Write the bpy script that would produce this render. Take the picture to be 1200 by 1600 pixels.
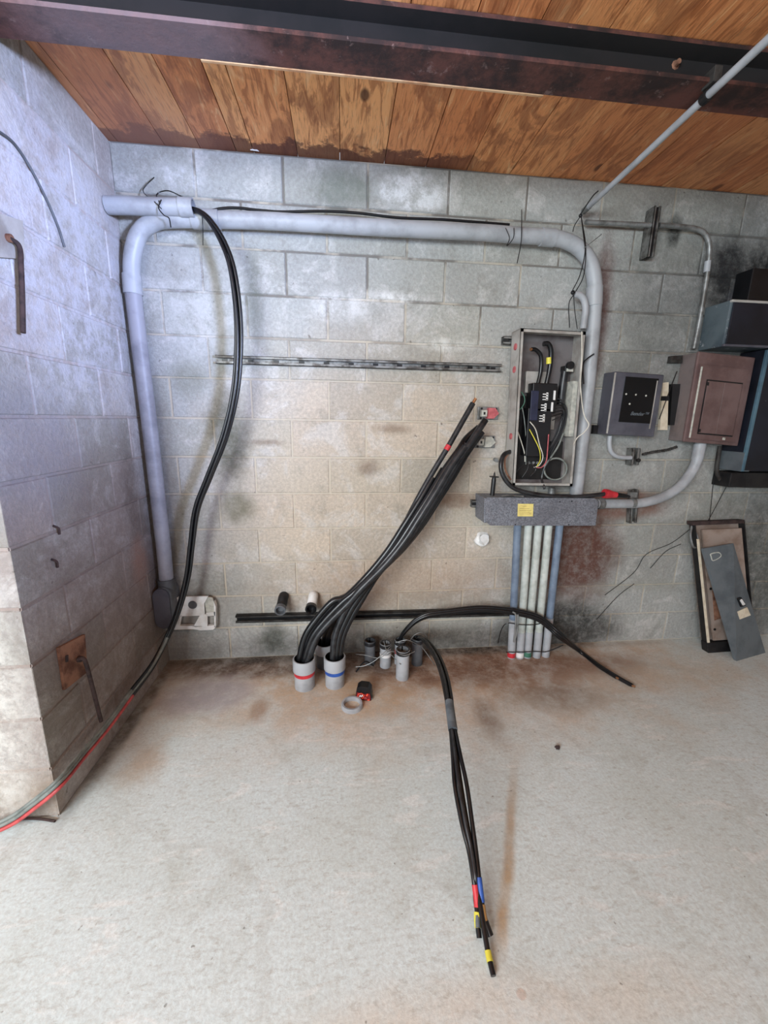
import bpy, bmesh, math, random
from mathutils import Vector, Matrix
from mathutils import noise as mnoise
random.seed(7)
for o in list(bpy.data.objects): bpy.data.objects.remove(o)
SC = bpy.context.scene
COL = SC.collection
R = math.radians
C8 = 0.2032          # block course height
L16 = 0.4064         # block length
H = 2.6416           # ceiling height (13 courses)

# ---------------------------------------------------------------- camera
cd = bpy.data.cameras.new('camera')
cam = bpy.data.objects.new('camera', cd); COL.objects.link(cam)
cd.sensor_fit = 'HORIZONTAL'; cd.sensor_width = 36.0; cd.lens = 629.117/1200*36.0
cd.clip_start = 0.02
th, ps, ro = 0.226252266, 0.106012142, 0.016597159
fwd = Vector((math.sin(ps)*math.cos(th), math.cos(ps)*math.cos(th), -math.sin(th)))
rt = fwd.cross(Vector((0, 0, 1))).normalized(); up = rt.cross(fwd)
r2 = rt*math.cos(ro)+up*math.sin(ro); u2 = up*math.cos(ro)-rt*math.sin(ro)
mw = Matrix((r2, u2, -fwd)).transposed().to_4x4(); mw.translation = Vector((1.03665435, -2.27035065, 1.43250331))
cam.matrix_world = mw
SC.camera = cam

# ---------------------------------------------------------------- light
SC.view_settings.view_transform = 'Standard'; SC.view_settings.look = 'None'
SC.view_settings.gamma = 1.0; SC.view_settings.use_curve_mapping = False
SC.view_settings.exposure = 0.46
wd = bpy.data.worlds.new('daylight'); SC.world = wd; wd.use_nodes = True
wd.node_tree.nodes['Background'].inputs[0].default_value = (0.80, 0.88, 1.0, 1)
wd.node_tree.nodes['Background'].inputs[1].default_value = 0.50
def area(name, loc, target, sx, sy, power, color, spread=180):
    l = bpy.data.lights.new(name, 'AREA'); l.shape = 'RECTANGLE'; l.size = sx; l.size_y = sy
    l.energy = power; l.color = color; l.spread = R(spread)
    o = bpy.data.objects.new(name, l); COL.objects.link(o); o.location = loc
    o.rotation_euler = (Vector(target)-Vector(loc)).to_track_quat('-Z', 'Y').to_euler()
    return o
area('door_daylight', (-1.3, -4.7, 2.25), (0.9, -0.7, 0.4), 2.6, 1.5, 238, (0.86, 0.955, 1.0))
area('added_cool_light', (3.2, -3.6, 1.7), (0.0, -0.55, 2.15), 0.5, 0.5, 17, (0.50, 0.62, 1.0), 42)  # added lamp without a real source, tints the upper left corner blue

# ---------------------------------------------------------------- node helpers
class NT:
    def __init__(s, name):
        s.m = bpy.data.materials.new(name); s.m.use_nodes = True
        s.t = s.m.node_tree; s.b = s.t.nodes['Principled BSDF']; s._c = None
    def n(s, typ, **k):
        nd = s.t.nodes.new(typ)
        for a, v in k.items(): setattr(nd, a, v)
        return nd
    def l(s, a, b): s.t.links.new(a, b)
    def co(s):
        if s._c is None: s._c = s.n('ShaderNodeTexCoord').outputs['Object']
        return s._c
    def scaled(s, vec, sc, off=(0, 0, 0)):
        m = s.n('ShaderNodeMapping'); m.inputs['Scale'].default_value = sc; m.inputs['Location'].default_value = off
        s.l(vec, m.inputs['Vector']); return m.outputs[0]
    def noise(s, scale, detail=4, rough=.55, vec=None, dist=0):
        n = s.n('ShaderNodeTexNoise'); n.inputs['Scale'].default_value = scale
        n.inputs['Detail'].default_value = detail; n.inputs['Roughness'].default_value = rough
        n.inputs['Distortion'].default_value = dist
        s.l(vec if vec is not None else s.co(), n.inputs['Vector']); return n.outputs['Fac']
    def ramp(s, f, a, b, lo=0., hi=1., smooth=True):
        m = s.n('ShaderNodeMapRange'); m.interpolation_type = 'SMOOTHSTEP' if smooth else 'LINEAR'
        m.inputs[1].default_value = a; m.inputs[2].default_value = b; m.inputs[3].default_value = lo; m.inputs[4].default_value = hi
        s.l(f, m.inputs[0]); return m.outputs[0]
    def math(s, op, a, b):
        m = s.n('ShaderNodeMath', operation=op)
        for i, x in enumerate((a, b)):
            if isinstance(x, (int, float)): m.inputs[i].default_value = x
            else: s.l(x, m.inputs[i])
        return m.outputs[0]
    def mix(s, f, a, b, mode='MIX'):
        m = s.n('ShaderNodeMix', data_type='RGBA', blend_type=mode)
        for sock, x in ((m.inputs[0], f), (m.inputs[6], a), (m.inputs[7], b)):
            if isinstance(x, (int, float)): sock.default_value = x
            elif isinstance(x, tuple): sock.default_value = (*x[:3], 1)
            else: s.l(x, sock)
        return m.outputs[2]
    def blob(s, c, r, soft=.5, warp=.25, wn=None, inner=None):
        """mask of a stain or a painted shade patch: an ellipsoid at c with radii r and a ragged rim"""
        v = s.n('ShaderNodeVectorMath', operation='SUBTRACT'); s.l(s.co(), v.inputs[0]); v.inputs[1].default_value = c
        w = s.n('ShaderNodeVectorMath', operation='DIVIDE'); s.l(v.outputs[0], w.inputs[0]); w.inputs[1].default_value = r
        g = s.n('ShaderNodeVectorMath', operation='LENGTH'); s.l(w.outputs[0], g.inputs[0])
        d = g.outputs['Value']
        if wn is not None: d = s.math('ADD', d, s.math('MULTIPLY', s.math('SUBTRACT', wn, .5), warp*4))
        return s.ramp(d, 1-soft, 1+soft*.4, 1., 0.)
    def bump(s, h, strength=.3, dist=.01):
        b = s.n('ShaderNodeBump'); b.inputs['Strength'].default_value = strength; b.inputs['Distance'].default_value = dist
        s.l(h, b.inputs['Height']); s.l(b.outputs[0], s.b.inputs['Normal'])
    def out(s, col, rough=.8, metal=0., spec=None):
        if isinstance(col, tuple): s.b.inputs['Base Color'].default_value = (*col, 1)
        else: s.l(col, s.b.inputs['Base Color'])
        if isinstance(rough, (int, float)): s.b.inputs['Roughness'].default_value = rough
        else: s.l(rough, s.b.inputs['Roughness'])
        s.b.inputs['Metallic'].default_value = metal
        if spec is not None: s.b.inputs['Specular IOR Level'].default_value = spec
        return s.m

def srgb(r, g, b):
    f = lambda c: (c/255/12.92) if c/255 <= .04045 else ((c/255+.055)/1.055)**2.4
    return (f(r), f(g), f(b))

def mat(name, c1, c2=None, scale=12, rough=.6, metal=0., bump=0., lo=.4, hi=.65, bscale=None):
    t = NT(name)
    if c2 is None: c2 = tuple(x*.72 for x in c1)
    nz = t.noise(scale, 5, .6)
    col = t.mix(t.ramp(nz, lo, hi), c1, c2)
    if bump: t.bump(t.noise(bscale or scale*5, 4), bump, .002)
    return t.out(col, rough, metal)

# ---------------------------------------------------------------- mesh helpers
WLOC = {}
def link(name, bm, m, parent=None, smooth=False):
    bmesh.ops.recalc_face_normals(bm, faces=bm.faces)
    me = bpy.data.meshes.new(name)
    off = Vector(WLOC.get(parent.name, (0, 0, 0))) if parent else Vector((0, 0, 0))
    if parent: bmesh.ops.translate(bm, verts=bm.verts, vec=-off)
    for f in bm.faces: f.smooth = smooth
    bm.to_mesh(me); bm.free()
    if smooth:
        try: me.set_sharp_from_angle(angle=R(40))
        except Exception: pass
    ms = m if isinstance(m, (list, tuple)) else [m]
    for x in ms: me.materials.append(x)
    o = bpy.data.objects.new(name, me); COL.objects.link(o)
    if parent: o.parent = parent; WLOC[o.name] = tuple(off)
    return o
def tag(o, label, cat, group=None):
    o['label'] = label; o['category'] = cat
    if group: o['group'] = group
    return o
def thing(name, label, cat, loc, group=None):
    o = bpy.data.objects.new(name, None); COL.objects.link(o); o.location = loc; o.empty_display_size = .05
    WLOC[o.name] = tuple(loc); return tag(o, label, cat, group)
def struct(name, bm, m, **k):
    o = link(name, bm, m, **k); o['kind'] = 'structure'; return o
def one(name, label, cat, bm, m, group=None, smooth=False):
    return tag(link(name, bm, m, None, smooth), label, cat, group)

class Fr:
    """a local frame: origin, width axis, depth axis, height axis"""
    def __init__(s, o, ex=(1, 0, 0), ey=(0, 1, 0), ez=(0, 0, 1)):
        s.o = Vector(o); s.x = Vector(ex).normalized(); s.y = Vector(ey).normalized(); s.z = Vector(ez).normalized()
    def p(s, x, y, z): return s.o+s.x*x+s.y*y+s.z*z
    def d(s, v): return s.x*v[0]+s.y*v[1]+s.z*v[2]
W0 = Fr((0, 0, 0))
def box(bm, x0, x1, y0, y1, z0, z1, fr=W0, bev=0.):
    vs = [bm.verts.new(fr.p(x, y, z)) for x in (x0, x1) for y in (y0, y1) for z in (z0, z1)]
    fs = [bm.faces.new([vs[i] for i in f]) for f in ((0, 1, 3, 2), (4, 6, 7, 5), (0, 4, 5, 1), (2, 3, 7, 6), (0, 2, 6, 4), (1, 5, 7, 3))]
    if bev:
        es = list({e for f in fs for e in f.edges})
        bmesh.ops.bevel(bm, geom=es, offset=bev, segments=2, affect='EDGES', profile=.5)
    return bm
def slab(bm, pts, d, n=Vector((0, 1, 0))):
    """polygon (front face) given an honest thickness d along n"""
    a = [bm.verts.new(Vector(p)) for p in pts]; b = [bm.verts.new(Vector(p)+n*d) for p in pts]
    bm.faces.new(a); bm.faces.new(b[::-1]); k = len(pts)
    for i in range(k): bm.faces.new([a[i], b[i], b[(i+1) % k], a[(i+1) % k]])
    return bm
def smoothpts(P, sub=8):
    P = [Vector(p) for p in P]
    if len(P) < 3: return P
    Q = [P[0]*2-P[1]]+P+[P[-1]*2-P[-2]]; out = []
    for i in range(1, len(Q)-2):
        p0, p1, p2, p3 = Q[i-1:i+3]
        for k in range(sub):
            t = k/sub
            out.append(.5*((2*p1)+(p2-p0)*t+(2*p0-5*p1+4*p2-p3)*t*t+(3*p1-p0-3*p2+p3)*t**3))
    out.append(P[-1]); return out
def tube(bm, P, r, seg=12, sub=8, cap=True, inner=None, raw=False):
    P = [Vector(p) for p in P] if raw else smoothpts(P, sub)
    n = len(P); T = [(P[min(i+1, n-1)]-P[max(i-1, 0)]).normalized() for i in range(n)]
    a = T[0].orthogonal().normalized(); rings = []
    for i in range(n):
        a = (a-T[i]*a.dot(T[i])).normalized(); b = T[i].cross(a)
        rr = r(i/(n-1)) if callable(r) else r
        rings.append([bm.verts.new(P[i]+(a*math.cos(2*math.pi*k/seg)+b*math.sin(2*math.pi*k/seg))*rr) for k in range(seg)])
    for i in range(n-1):
        for k in range(seg):
            bm.faces.new([rings[i][k], rings[i][(k+1) % seg], rings[i+1][(k+1) % seg], rings[i+1][k]])
    if cap: bm.faces.new(rings[0][::-1]); bm.faces.new(rings[-1])
    return bm
def lathe(bm, prof, o, axis=(0, 0, 1), seg=28):
    """prof: list of (radius, height) along axis"""
    ax = Vector(axis).normalized(); a = ax.orthogonal().normalized(); b = ax.cross(a); o = Vector(o); rings = []
    for r, h in prof:
        if r < 1e-6: rings.append([bm.verts.new(o+ax*h)])
        else: rings.append([bm.verts.new(o+ax*h+(a*math.cos(2*math.pi*k/seg)+b*math.sin(2*math.pi*k/seg))*r) for k in range(seg)])
    for i in range(len(rings)-1):
        A, B = rings[i], rings[i+1]
        for k in range(seg):
            j = (k+1) % seg
            if len(A) == 1 and len(B) == 1: continue
            if len(A) == 1: bm.faces.new([A[0], B[j], B[k]])
            elif len(B) == 1: bm.faces.new([A[k], A[j], B[0]])
            else: bm.faces.new([A[k], A[j], B[j], B[k]])
    return bm
def B(): return bmesh.new()
def lerp(a, b, t): return Vector(a)*(1-t)+Vector(b)*t

# ---------------------------------------------------------------- materials of the setting
def block_material(name, side=False):
    t = NT(name); co = t.co()
    at = t.n('ShaderNodeAttribute', attribute_name='blk'); sep = t.n('ShaderNodeSeparateColor'); t.l(at.outputs['Color'], sep.inputs[0])
    rnd, hue, mort = sep.outputs[0], sep.outputs[1], sep.outputs[2]
    big = t.noise(1.3, 5, .6); med = t.noise(6, 6, .65); fine = t.noise(60, 5, .7); wn = t.noise(5, 5, .6)
    if not side:
        cool, warm = srgb(182, 184, 182), srgb(212, 197, 180)
        f = t.blob((1.25, 0, 1.0), (1.05, 1, .95), .55, .12, wn)
        base = t.mix(f, cool, warm)
        base = t.mix(t.ramp(hue, .3, 1, 0, .35), base, srgb(172, 172, 158))
    else:
        base = t.mix(t.ramp(t.noise(2.2, 4), .35, .65), srgb(172, 160, 154), srgb(198, 192, 188))
        base = t.mix(t.ramp(hue, .45, .7, 0, .5), base, srgb(138, 142, 132))
    base = t.mix(t.ramp(rnd, 0, 1, 0, .30), base, srgb(150, 146, 138))
    base = t.mix(t.ramp(med, .50, .70, 0, .38), base, srgb(142, 138, 128))
    base = t.mix(t.ramp(t.noise(4.3, 7, .72, dist=.6), .50, .62, 0, .42), base, srgb(226, 224, 222))      # efflorescence
    base = t.mix(t.ramp(fine, .35, .7, .30, 0), base, srgb(98, 94, 88))
    base = t.mix(t.ramp(t.noise(9, 8, .75), .42, .28, 0, .45), base, srgb(122, 120, 112))
    spk = t.noise(28, 2, .5)
    base = t.mix(t.ramp(spk, .70, .76, 0, .55), base, srgb(84, 74, 66))
    # mortar
    base = t.mix(t.math('MULTIPLY', mort, t.ramp(t.noise(2.1, 3), .3, .6, .45, 1.)), base, srgb(196, 186, 170) if not side else srgb(170, 156, 148))
    gr = t.ramp(t.noise(13, 8, .78), .40, .60, .18, 1.)
    gr2 = t.ramp(t.noise(17, 8, .8), .34, .60, .62, 1.)
    if not side:
        sz = t.n('ShaderNodeSeparateXYZ'); t.l(co, sz.inputs[0])
        base = t.mix(t.math('MULTIPLY', mort, t.math('MULTIPLY', t.ramp(sz.outputs[2], 1.5, 2.1), t.ramp(t.noise(3.3, 4), .42, .52, .15, .9))), base, srgb(112, 108, 104))
    def st(c, r, col, a, soft=.5, warp=.25):
        nonlocal base
        m = t.blob(c, r, soft, warp, wn); m = t.math('MULTIPLY', m, gr if min(col) > .5 else gr2)
        base = t.mix(t.math('MULTIPLY', m, min(1., a*1.12)), base, col)
    if not side:
        st((2.85, 0, .95), (.85, 1, .7), srgb(110, 110, 104), .34, .6, .15)       # darker grey over the right half
        st((3.3, 0, 2.0), (.95, 1, .75), srgb(88, 90, 90), .60, .5, .2)
        st((3.42, 0, 2.17), (.42, 1, .26), srgb(24, 24, 26), .97, .6, .22)          # soot above the cabinets
        st((3.17, 0, 2.30), (.12, 1, .14), srgb(40, 40, 42), .85, .6, .25)
        st((3.30, 0, 2.14), (.10, 1, .07), srgb(110, 110, 118), .5, .6, .25)
        st((2.82, 0, 2.44), (.05, 1, .09), srgb(30, 32, 32), .8, .6, .2)
        st((2.50, 0, .62), (.32, 1, .36), srgb(92, 56, 46), .85, .5, .15)         # dark red-brown patch beside the conduits
        st((2.78, 0, .94), (.30, 1, .10), srgb(120, 76, 60), .7, .5, .12)
        st((2.45, 0, .12), (.45, 1, .22), srgb(30, 30, 28), .8, .5, .12)  # dark cast shadow of the conduits, painted into the wall
        st((2.45, 0, 2.0), (.07, 1, .42), srgb(96, 64, 60), .75, .6, .1)  # shadow band right of the fat conduit's drop, put into the colour
        st((.44, 0, 1.30), (.115, 1, .27), srgb(74, 76, 60), .68, .7, .35)        # mould patch left of the pale area
        st((.46, 0, .95), (.10, 1, .11), srgb(88, 90, 66), .6, .7, .35)
        st((.60, 0, 2.02), (.055, 1, .22), srgb(112, 116, 98), .6, .8, .2)
        st((.25, 0, 1.62), (.13, 1, .10), srgb(120, 122, 108), .5, .7, .3)
        st((1.03, 0, 2.52), (.18, 1, .10), srgb(106, 112, 102), .6, .6, .35)
        st((1.5, 0, .06), (1.5, 1, .13), srgb(64, 60, 56), .7, .7, .12)           # darker bottom course
        st((1.45, 0, .45), (.9, 1, .2), srgb(150, 120, 96), .35, .7, .2)
        st((.62, 0, .12), (.10, 1, .12), srgb(54, 58, 50), .7, .7, .2)
        st((.05, 0, .9), (.13, 1, .9), srgb(110, 104, 100), .6, .6, .2)
        st((1.17, 0, 1.16), (.08, 1, .06), srgb(110, 86, 66), .6, .9, .5)
        st((1.32, 0, 1.38), (.12, 1, .03), srgb(110, 86, 66), .5, .9, .5)
        st((1.68, 0, .98), (.22, 1, .06), srgb(120, 88, 66), .6, .8, .4)
        st((.62, 0, 1.30), (.10, 1, .02), srgb(104, 82, 66), .5, .9, .5)
        st((1.40, 0, 2.53), (.19, 1, .09), srgb(236, 238, 242), .6, .35, .3)
        st((1.05, 0, 2.0), (.18, 1, .09), srgb(236, 236, 236), .45, .6, .4)
        st((1.35, 0, 2.05), (.18, 1, .03), srgb(240, 240, 238), .6, .7, .5)
        st((1.62, 0, 1.83), (.18, 1, .04), srgb(236, 236, 232), .5, .7, .5)
        st((.3, 0, 2.52), (.12, 1, .08), srgb(230, 232, 236), .55, .6, .4)
        st((.35, 0, 1.95), (.25, 1, .25), srgb(214, 214, 214), .45, .7, .3)
        st((2.95, 0, .40), (.5, 1, .05), srgb(150, 150, 140), .4, .8, .3)
        st((3.9, 0, .6), (.55, 1, .7), srgb(60, 62, 60), .7, .6, .2)  # shadow right of the leaning tray, painted into the wall colour
    else:
        st((0, -.45, 1.95), (1, .55, .60), srgb(196, 196, 204), .72, .5, .15)     # parged smooth area, upper
        st((0, -.4, .6), (.3, .65, .75), srgb(120, 106, 100), .70, .5, .2)  # shade of the lower side wall, given as a darker colour
        st((0, -.18, 1.05), (1, .10, .35), srgb(96, 84, 78), .6, .7, .3)
        st((0, -.20, .70), (1, .09, .14), srgb(160, 120, 104), .5, .7, .35)
        st((0, -.8, 1.3), (1, .3, .25), srgb(140, 140, 150), .5, .7, .3)
        st((0, -.97, .1), (.5, .05, .12), srgb(150, 126, 100), .4, .7, .3)
        st((-.3, -.97, .9), (.3, .02, 1.3), srgb(222, 220, 214), .6, .3, .1)       # end face painted paler, as lit from the door side
    hgt = t.math('ADD', t.math('MULTIPLY', fine, .6), t.math('MULTIPLY', med, .5))
    t.bump(hgt, .7, .014)
    return t.out(base, .92, 0, .25)

def floor_material():
    t = NT('floor concrete'); co2 = t.co()
    wn = t.noise(4, 6, .65); big = t.noise(1.1, 5, .6); med = t.noise(5, 7, .7, dist=.5); fine = t.noise(90, 4, .7)
    streak = t.noise(3.0, 6, .65, t.scaled(t.co(), (1.0, 3.2, 1)), 1.2)
    base = t.mix(t.ramp(big, .35, .68), srgb(226, 240, 244), srgb(214, 226, 226))
    base = t.mix(t.ramp(med, .5, .72, 0, .40), base, srgb(182, 186, 178))
    base = t.mix(t.ramp(streak, .56, .66, 0, .45), base, srgb(248, 250, 250))
    g2 = t.ramp(t.noise(7, 8, .75), .36, .60, .5, 1.)
    def st(c, r, col, a, soft=.5, warp=.25):
        nonlocal base
        m = t.blob(c, r, soft, warp, wn); base = t.mix(t.math('MULTIPLY', t.math('MULTIPLY', m, g2), min(1., a*1.2)), base, col)
    st((1.5, -.10, 0), (2.0, .70, 1), srgb(204, 166, 130), .80, .8, .25)
    st((1.75, -.20, 0), (1.05, .22, 1), srgb(122, 84, 64), .85, .7, .25)          # rusty brown along the wall
    st((.6, -.10, 0), (.8, .13, 1), srgb(84, 58, 46), .80, .6, .2)
    st((1.3, -.02, 0), (1.7, .07, 1), srgb(46, 36, 30), .85, .6, .15)  # contact shade along the wall foot, painted as a dark strip
    st((1.25, -.15, 0), (.35, .12, 1), srgb(70, 50, 40), .55, .7, .25)
    st((2.2, -.40, 0), (.22, .16, 1), srgb(132, 92, 68), .5, .8, .3)
    st((1.0, -.40, 0), (.45, .2, 1), srgb(196, 170, 140), .45, .6, .25)
    st((.33, -.33, 0), (.27, .17, 1), srgb(170, 166, 176), .65, .5, .3)
    st((.62, -.47, 0), (.055, .12, 1), srgb(150, 112, 84), .5, .6, .3)
    st((.2, -.75, 0), (.1, .16, 1), srgb(178, 146, 112), .5, .7, .3)
    st((.02, -.5, 0), (.05, .55, 1), srgb(70, 64, 60), .7, .6, .1)
    st((1.75, -.62, 0), (.07, .17, 1), srgb(120, 96, 80), .6, .8, .2)
    st((2.15, -.50, 0), (.35, .13, 1), srgb(120, 112, 104), .45, .8, .3)
    st((2.55, -.25, 0), (.35, .13, 1), srgb(140, 106, 86), .6, .7, .3)
    st((2.95, -.38, 0), (.65, .15, 1), srgb(206, 190, 172), .5, .7, .3)
    # cast shadow of the arching loose cables, painted as a brown trail
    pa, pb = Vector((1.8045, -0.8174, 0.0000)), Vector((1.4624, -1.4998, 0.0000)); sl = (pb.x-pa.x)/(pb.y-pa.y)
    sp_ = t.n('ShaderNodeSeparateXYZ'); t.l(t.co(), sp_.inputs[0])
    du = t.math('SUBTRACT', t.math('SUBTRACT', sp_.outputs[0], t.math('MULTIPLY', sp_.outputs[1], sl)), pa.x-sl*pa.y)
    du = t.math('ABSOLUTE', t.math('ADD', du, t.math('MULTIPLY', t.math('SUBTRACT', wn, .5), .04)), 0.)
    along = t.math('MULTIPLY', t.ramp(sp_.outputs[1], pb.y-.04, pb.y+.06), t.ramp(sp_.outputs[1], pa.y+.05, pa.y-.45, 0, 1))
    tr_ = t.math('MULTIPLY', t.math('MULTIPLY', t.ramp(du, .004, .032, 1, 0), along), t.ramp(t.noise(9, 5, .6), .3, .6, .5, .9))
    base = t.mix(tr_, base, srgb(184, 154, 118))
    st((1.4, -1.62, 0), (.7, .10, 1), srgb(224, 204, 184), .4, .8, .25)
    st((1.485, -1.583, 0), (.014, .012, 1), srgb(206, 170, 150), .6, .3, .1)
    spk = t.noise(38, 2, .5)
    base = t.mix(t.ramp(spk, .72, .77, 0, .6), base, srgb(86, 78, 70))
    cr = t.n('ShaderNodeTexWave', wave_type='BANDS', bands_direction='DIAGONAL'); cr.inputs['Scale'].default_value = .9
    cr.inputs['Distortion'].default_value = 9; cr.inputs['Detail'].default_value = 5; cr.inputs['Detail Scale'].default_value = 1.4
    t.l(t.co(), cr.inputs['Vector'])
    base = t.mix(t.ramp(cr.outputs['Fac'], .0, .03, .14, 0), base, srgb(170, 166, 158))
    base = t.mix(t.ramp(t.noise(26, 6, .75, t.scaled(co2, (1, 2.2, 1))), .50, .66, 0, .38), base, srgb(168, 164, 154))
    base = t.mix(t.ramp(fine, .3, .7, .30, 0), base, srgb(150, 146, 138))
    t.bump(t.math('ADD', t.math('MULTIPLY', fine, .5), med), .25, .006)
    return t.out(base, t.ramp(med, .3, .7, .55, .8), 0, .35)

def wood_material():
    t = NT('ceiling planks')
    at = t.n('ShaderNodeAttribute', attribute_name='plk'); sep = t.n('ShaderNodeSeparateColor'); t.l(at.outputs['Color'], sep.inputs[0])
    off = t.n('ShaderNodeCombineXYZ'); t.l(t.math('MULTIPLY', sep.outputs[0], 7.), off.inputs[1]); t.l(t.math('MULTIPLY', sep.outputs[1], 3.), off.inputs[2])
    v = t.n('ShaderNodeVectorMath', operation='ADD'); t.l(t.co(), v.inputs[0]); t.l(off.outputs[0], v.inputs[1])
    grain = t.noise(3.0, 7, .62, t.scaled(v.outputs[0], (9, 1.3, 1)), 1.4)
    fine = t.noise(10, 5, .6, t.scaled(v.outputs[0], (16, 1.2, 1)), .5)
    blot = t.noise(2.4, 5, .6, t.scaled(v.outputs[0], (2.2, 1, 1)), .8)
    base = t.mix(t.ramp(sep.outputs[2], 0, 1), srgb(246, 180, 120), srgb(220, 142, 90))
    base = t.mix(t.ramp(grain, .50, .62, 0, .60), base, srgb(150, 84, 48))
    base = t.mix(t.ramp(grain, .44, .32, 0, .75), base, srgb(246, 196, 142))
    base = t.mix(t.ramp(fine, .5, .68, 0, .45), base, srgb(124, 70, 44))
    base = t.mix(t.ramp(blot, .53, .61, 0, .48), base, srgb(126, 70, 44))
    vo = t.n('ShaderNodeTexVoronoi'); vo.inputs['Scale'].default_value = 2.1; vo.inputs['Randomness'].default_value = 1
    t.l(t.scaled(v.outputs[0], (2.0, 1.1, .1)), vo.inputs['Vector'])
    base = t.mix(t.ramp(vo.outputs['Distance'], .05, .10, .85, 0), base, srgb(70, 34, 20))
    wn = t.noise(9, 6, .7); wl = t.noise(3, 3, .5)
    # water stain creeping out from the wall
    sx = t.n('ShaderNodeSeparateXYZ'); t.l(t.co(), sx.inputs[0])
    d = t.math('ADD', sx.outputs[1], t.math('MULTIPLY', t.math('SUBTRACT', wn, .5), .35))
    edge = t.math('MULTIPLY', t.ramp(d, -.115, -.075, 0, 1), t.ramp(sx.outputs[0], 1.5, 1.9, 1, 0))
    base = t.mix(t.math('MULTIPLY', edge, .85), base, srgb(82, 44, 38))
    m = t.blob((.0, -.2, 2.64), (.55, .7, 1), .6, .15, wl)
    base = t.mix(t.math('MULTIPLY', m, .45), base, srgb(184, 138, 120))
    m = t.blob((3.3, -.3, 2.64), (1.3, .8, 1), .6, .15, wl)
    base = t.mix(t.math('MULTIPLY', m, .40), base, srgb(160, 104, 78))
    t.bump(fine, .3, .004)
    return t.out(base, .62, 0, .3)

M_WALL = block_material('concrete block wall'); M_SIDE = block_material('concrete block side wall', True)
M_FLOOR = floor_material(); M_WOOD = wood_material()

# ---------------------------------------------------------------- setting
def color_attr(bm, name): return bm.loops.layers.float_color.new(name)
def set_col(f, lay, c):
    for l in f.loops: l[lay] = (*c, 1)
def block_face(bm, lay, fr, length, rows, first_even, first_odd, top=H, j=.0095, dep=.004):
    """running-bond face in the frame fr: local x along, z up, -y outward"""
    for r in range(rows):
        z0, z1 = r*C8, min((r+1)*C8, top)
        a = first_even if r % 2 == 0 else first_odd
        xs = [0.]; x = a
        while x < length-.03:
            if x > .03: xs.append(x)
            x += L16
        xs.append(length)
        for i in range(len(xs)-1):
            x0, x1 = xs[i], xs[i+1]; c = (random.random(), random.random(), 0.)
            hj = j/2*random.uniform(.75, 1.25); k = .0035; w = random.uniform(-.001, .001)
            o = [(x0, z0), (x1, z0), (x1, z1), (x0, z1)]
            q = [(x0+hj, z0+hj), (x1-hj, z0+hj), (x1-hj, z1-hj), (x0+hj, z1-hj)]
            p = [(x0+hj+k, z0+hj+k), (x1-hj-k, z0+hj+k), (x1-hj-k, z1-hj-k), (x0+hj+k, z1-hj-k)]
            if i == 0: q[0] = (x0+.0004, q[0][1]); q[3] = (x0+.0004, q[3][1]); p[0] = (x0+.0008, p[0][1]); p[3] = (x0+.0008, p[3][1])
            if i == len(xs)-2: q[1] = (x1-.0004, q[1][1]); q[2] = (x1-.0004, q[2][1]); p[1] = (x1-.0008, p[1][1]); p[2] = (x1-.0008, p[2][1])
            O = [bm.verts.new(fr.p(a_, dep, b_)) for a_, b_ in o]; Q = [bm.verts.new(fr.p(a_, dep, b_)) for a_, b_ in q]
            P = [bm.verts.new(fr.p(a_, w, b_)) for a_, b_ in p]
            set_col(bm.faces.new(P), lay, c)
            for s in range(4):
                e = (s+1) % 4
                set_col(bm.faces.new([Q[s], Q[e], P[e], P[s]]), lay, c)
                set_col(bm.faces.new([O[s], O[e], Q[e], Q[s]]), lay, (c[0], c[1], 1.))
XR = 5.6            # the right end of the room
YB = -6.4           # the open door side of the room
# back wall
bm = B(); lay = color_attr(bm, 'blk')
block_face(bm, lay, Fr((0, 0, 0)), XR, 13, L16-.0472, L16*.5-.0472)
me_back = bm
vs = [bm.verts.new(p) for p in ((-.7, .2, 0), (XR+.2, .2, 0), (XR+.2, .2, H), (-.7, .2, H), (-.7, .0045, 0), (XR+.2, .0045, 0), (XR+.2, .0045, H), (-.7, .0045, H))]
for f in ((0, 1, 2, 3), (0, 4, 5, 1), (2, 6, 7, 3), (0, 3, 7, 4), (1, 5, 6, 2), (4, 5, 6, 7)): set_col(bm.faces.new([vs[i] for i in f]), lay, (.5, .5, 0))
def link_nr(name, bm, m):
    me = bpy.data.meshes.new(name); bm.to_mesh(me); bm.free(); me.materials.append(m)
    o = bpy.data.objects.new(name, me); COL.objects.link(o); o['kind'] = 'structure'; return o
bmesh.ops.recalc_face_normals(bm, faces=bm.faces)
link_nr('wall_back', bm, M_WALL)
# left return wall (a stub that juts out by the bay)
bm = B(); lay = color_attr(bm, 'blk'); YF = .955
block_face(bm, lay, Fr((0, 0, 0), (0, -1, 0), (-1, 0, 0)), YF, 13, .139, .342)
block_face(bm, lay, Fr((0, -YF, 0), (-1, 0, 0), (0, 1, 0)), .62, 13, .39, .19)
vs = [bm.verts.new(p) for p in ((-.62, -.0045, 0), (-.0045, -.0045, 0), (-.0045, -YF+.0045, 0), (-.62, -YF+.0045, 0))]
vt = [bm.verts.new(Vector(v.co)+Vector((0, 0, H))) for v in vs]
set_col(bm.faces.new(vs), lay, (.5, .5, 0)); set_col(bm.faces.new(vt), lay, (.5, .5, 0))
for i in range(4): set_col(bm.faces.new([vs[i], vs[(i+1) % 4], vt[(i+1) % 4], vt[i]]), lay, (.5, .5, 0))
for v in bm.verts: v.co.y *= (1.018-.0165*v.co.z)
bmesh.ops.recalc_face_normals(bm, faces=bm.faces)
link_nr('wall_left', bm, M_SIDE)
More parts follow.
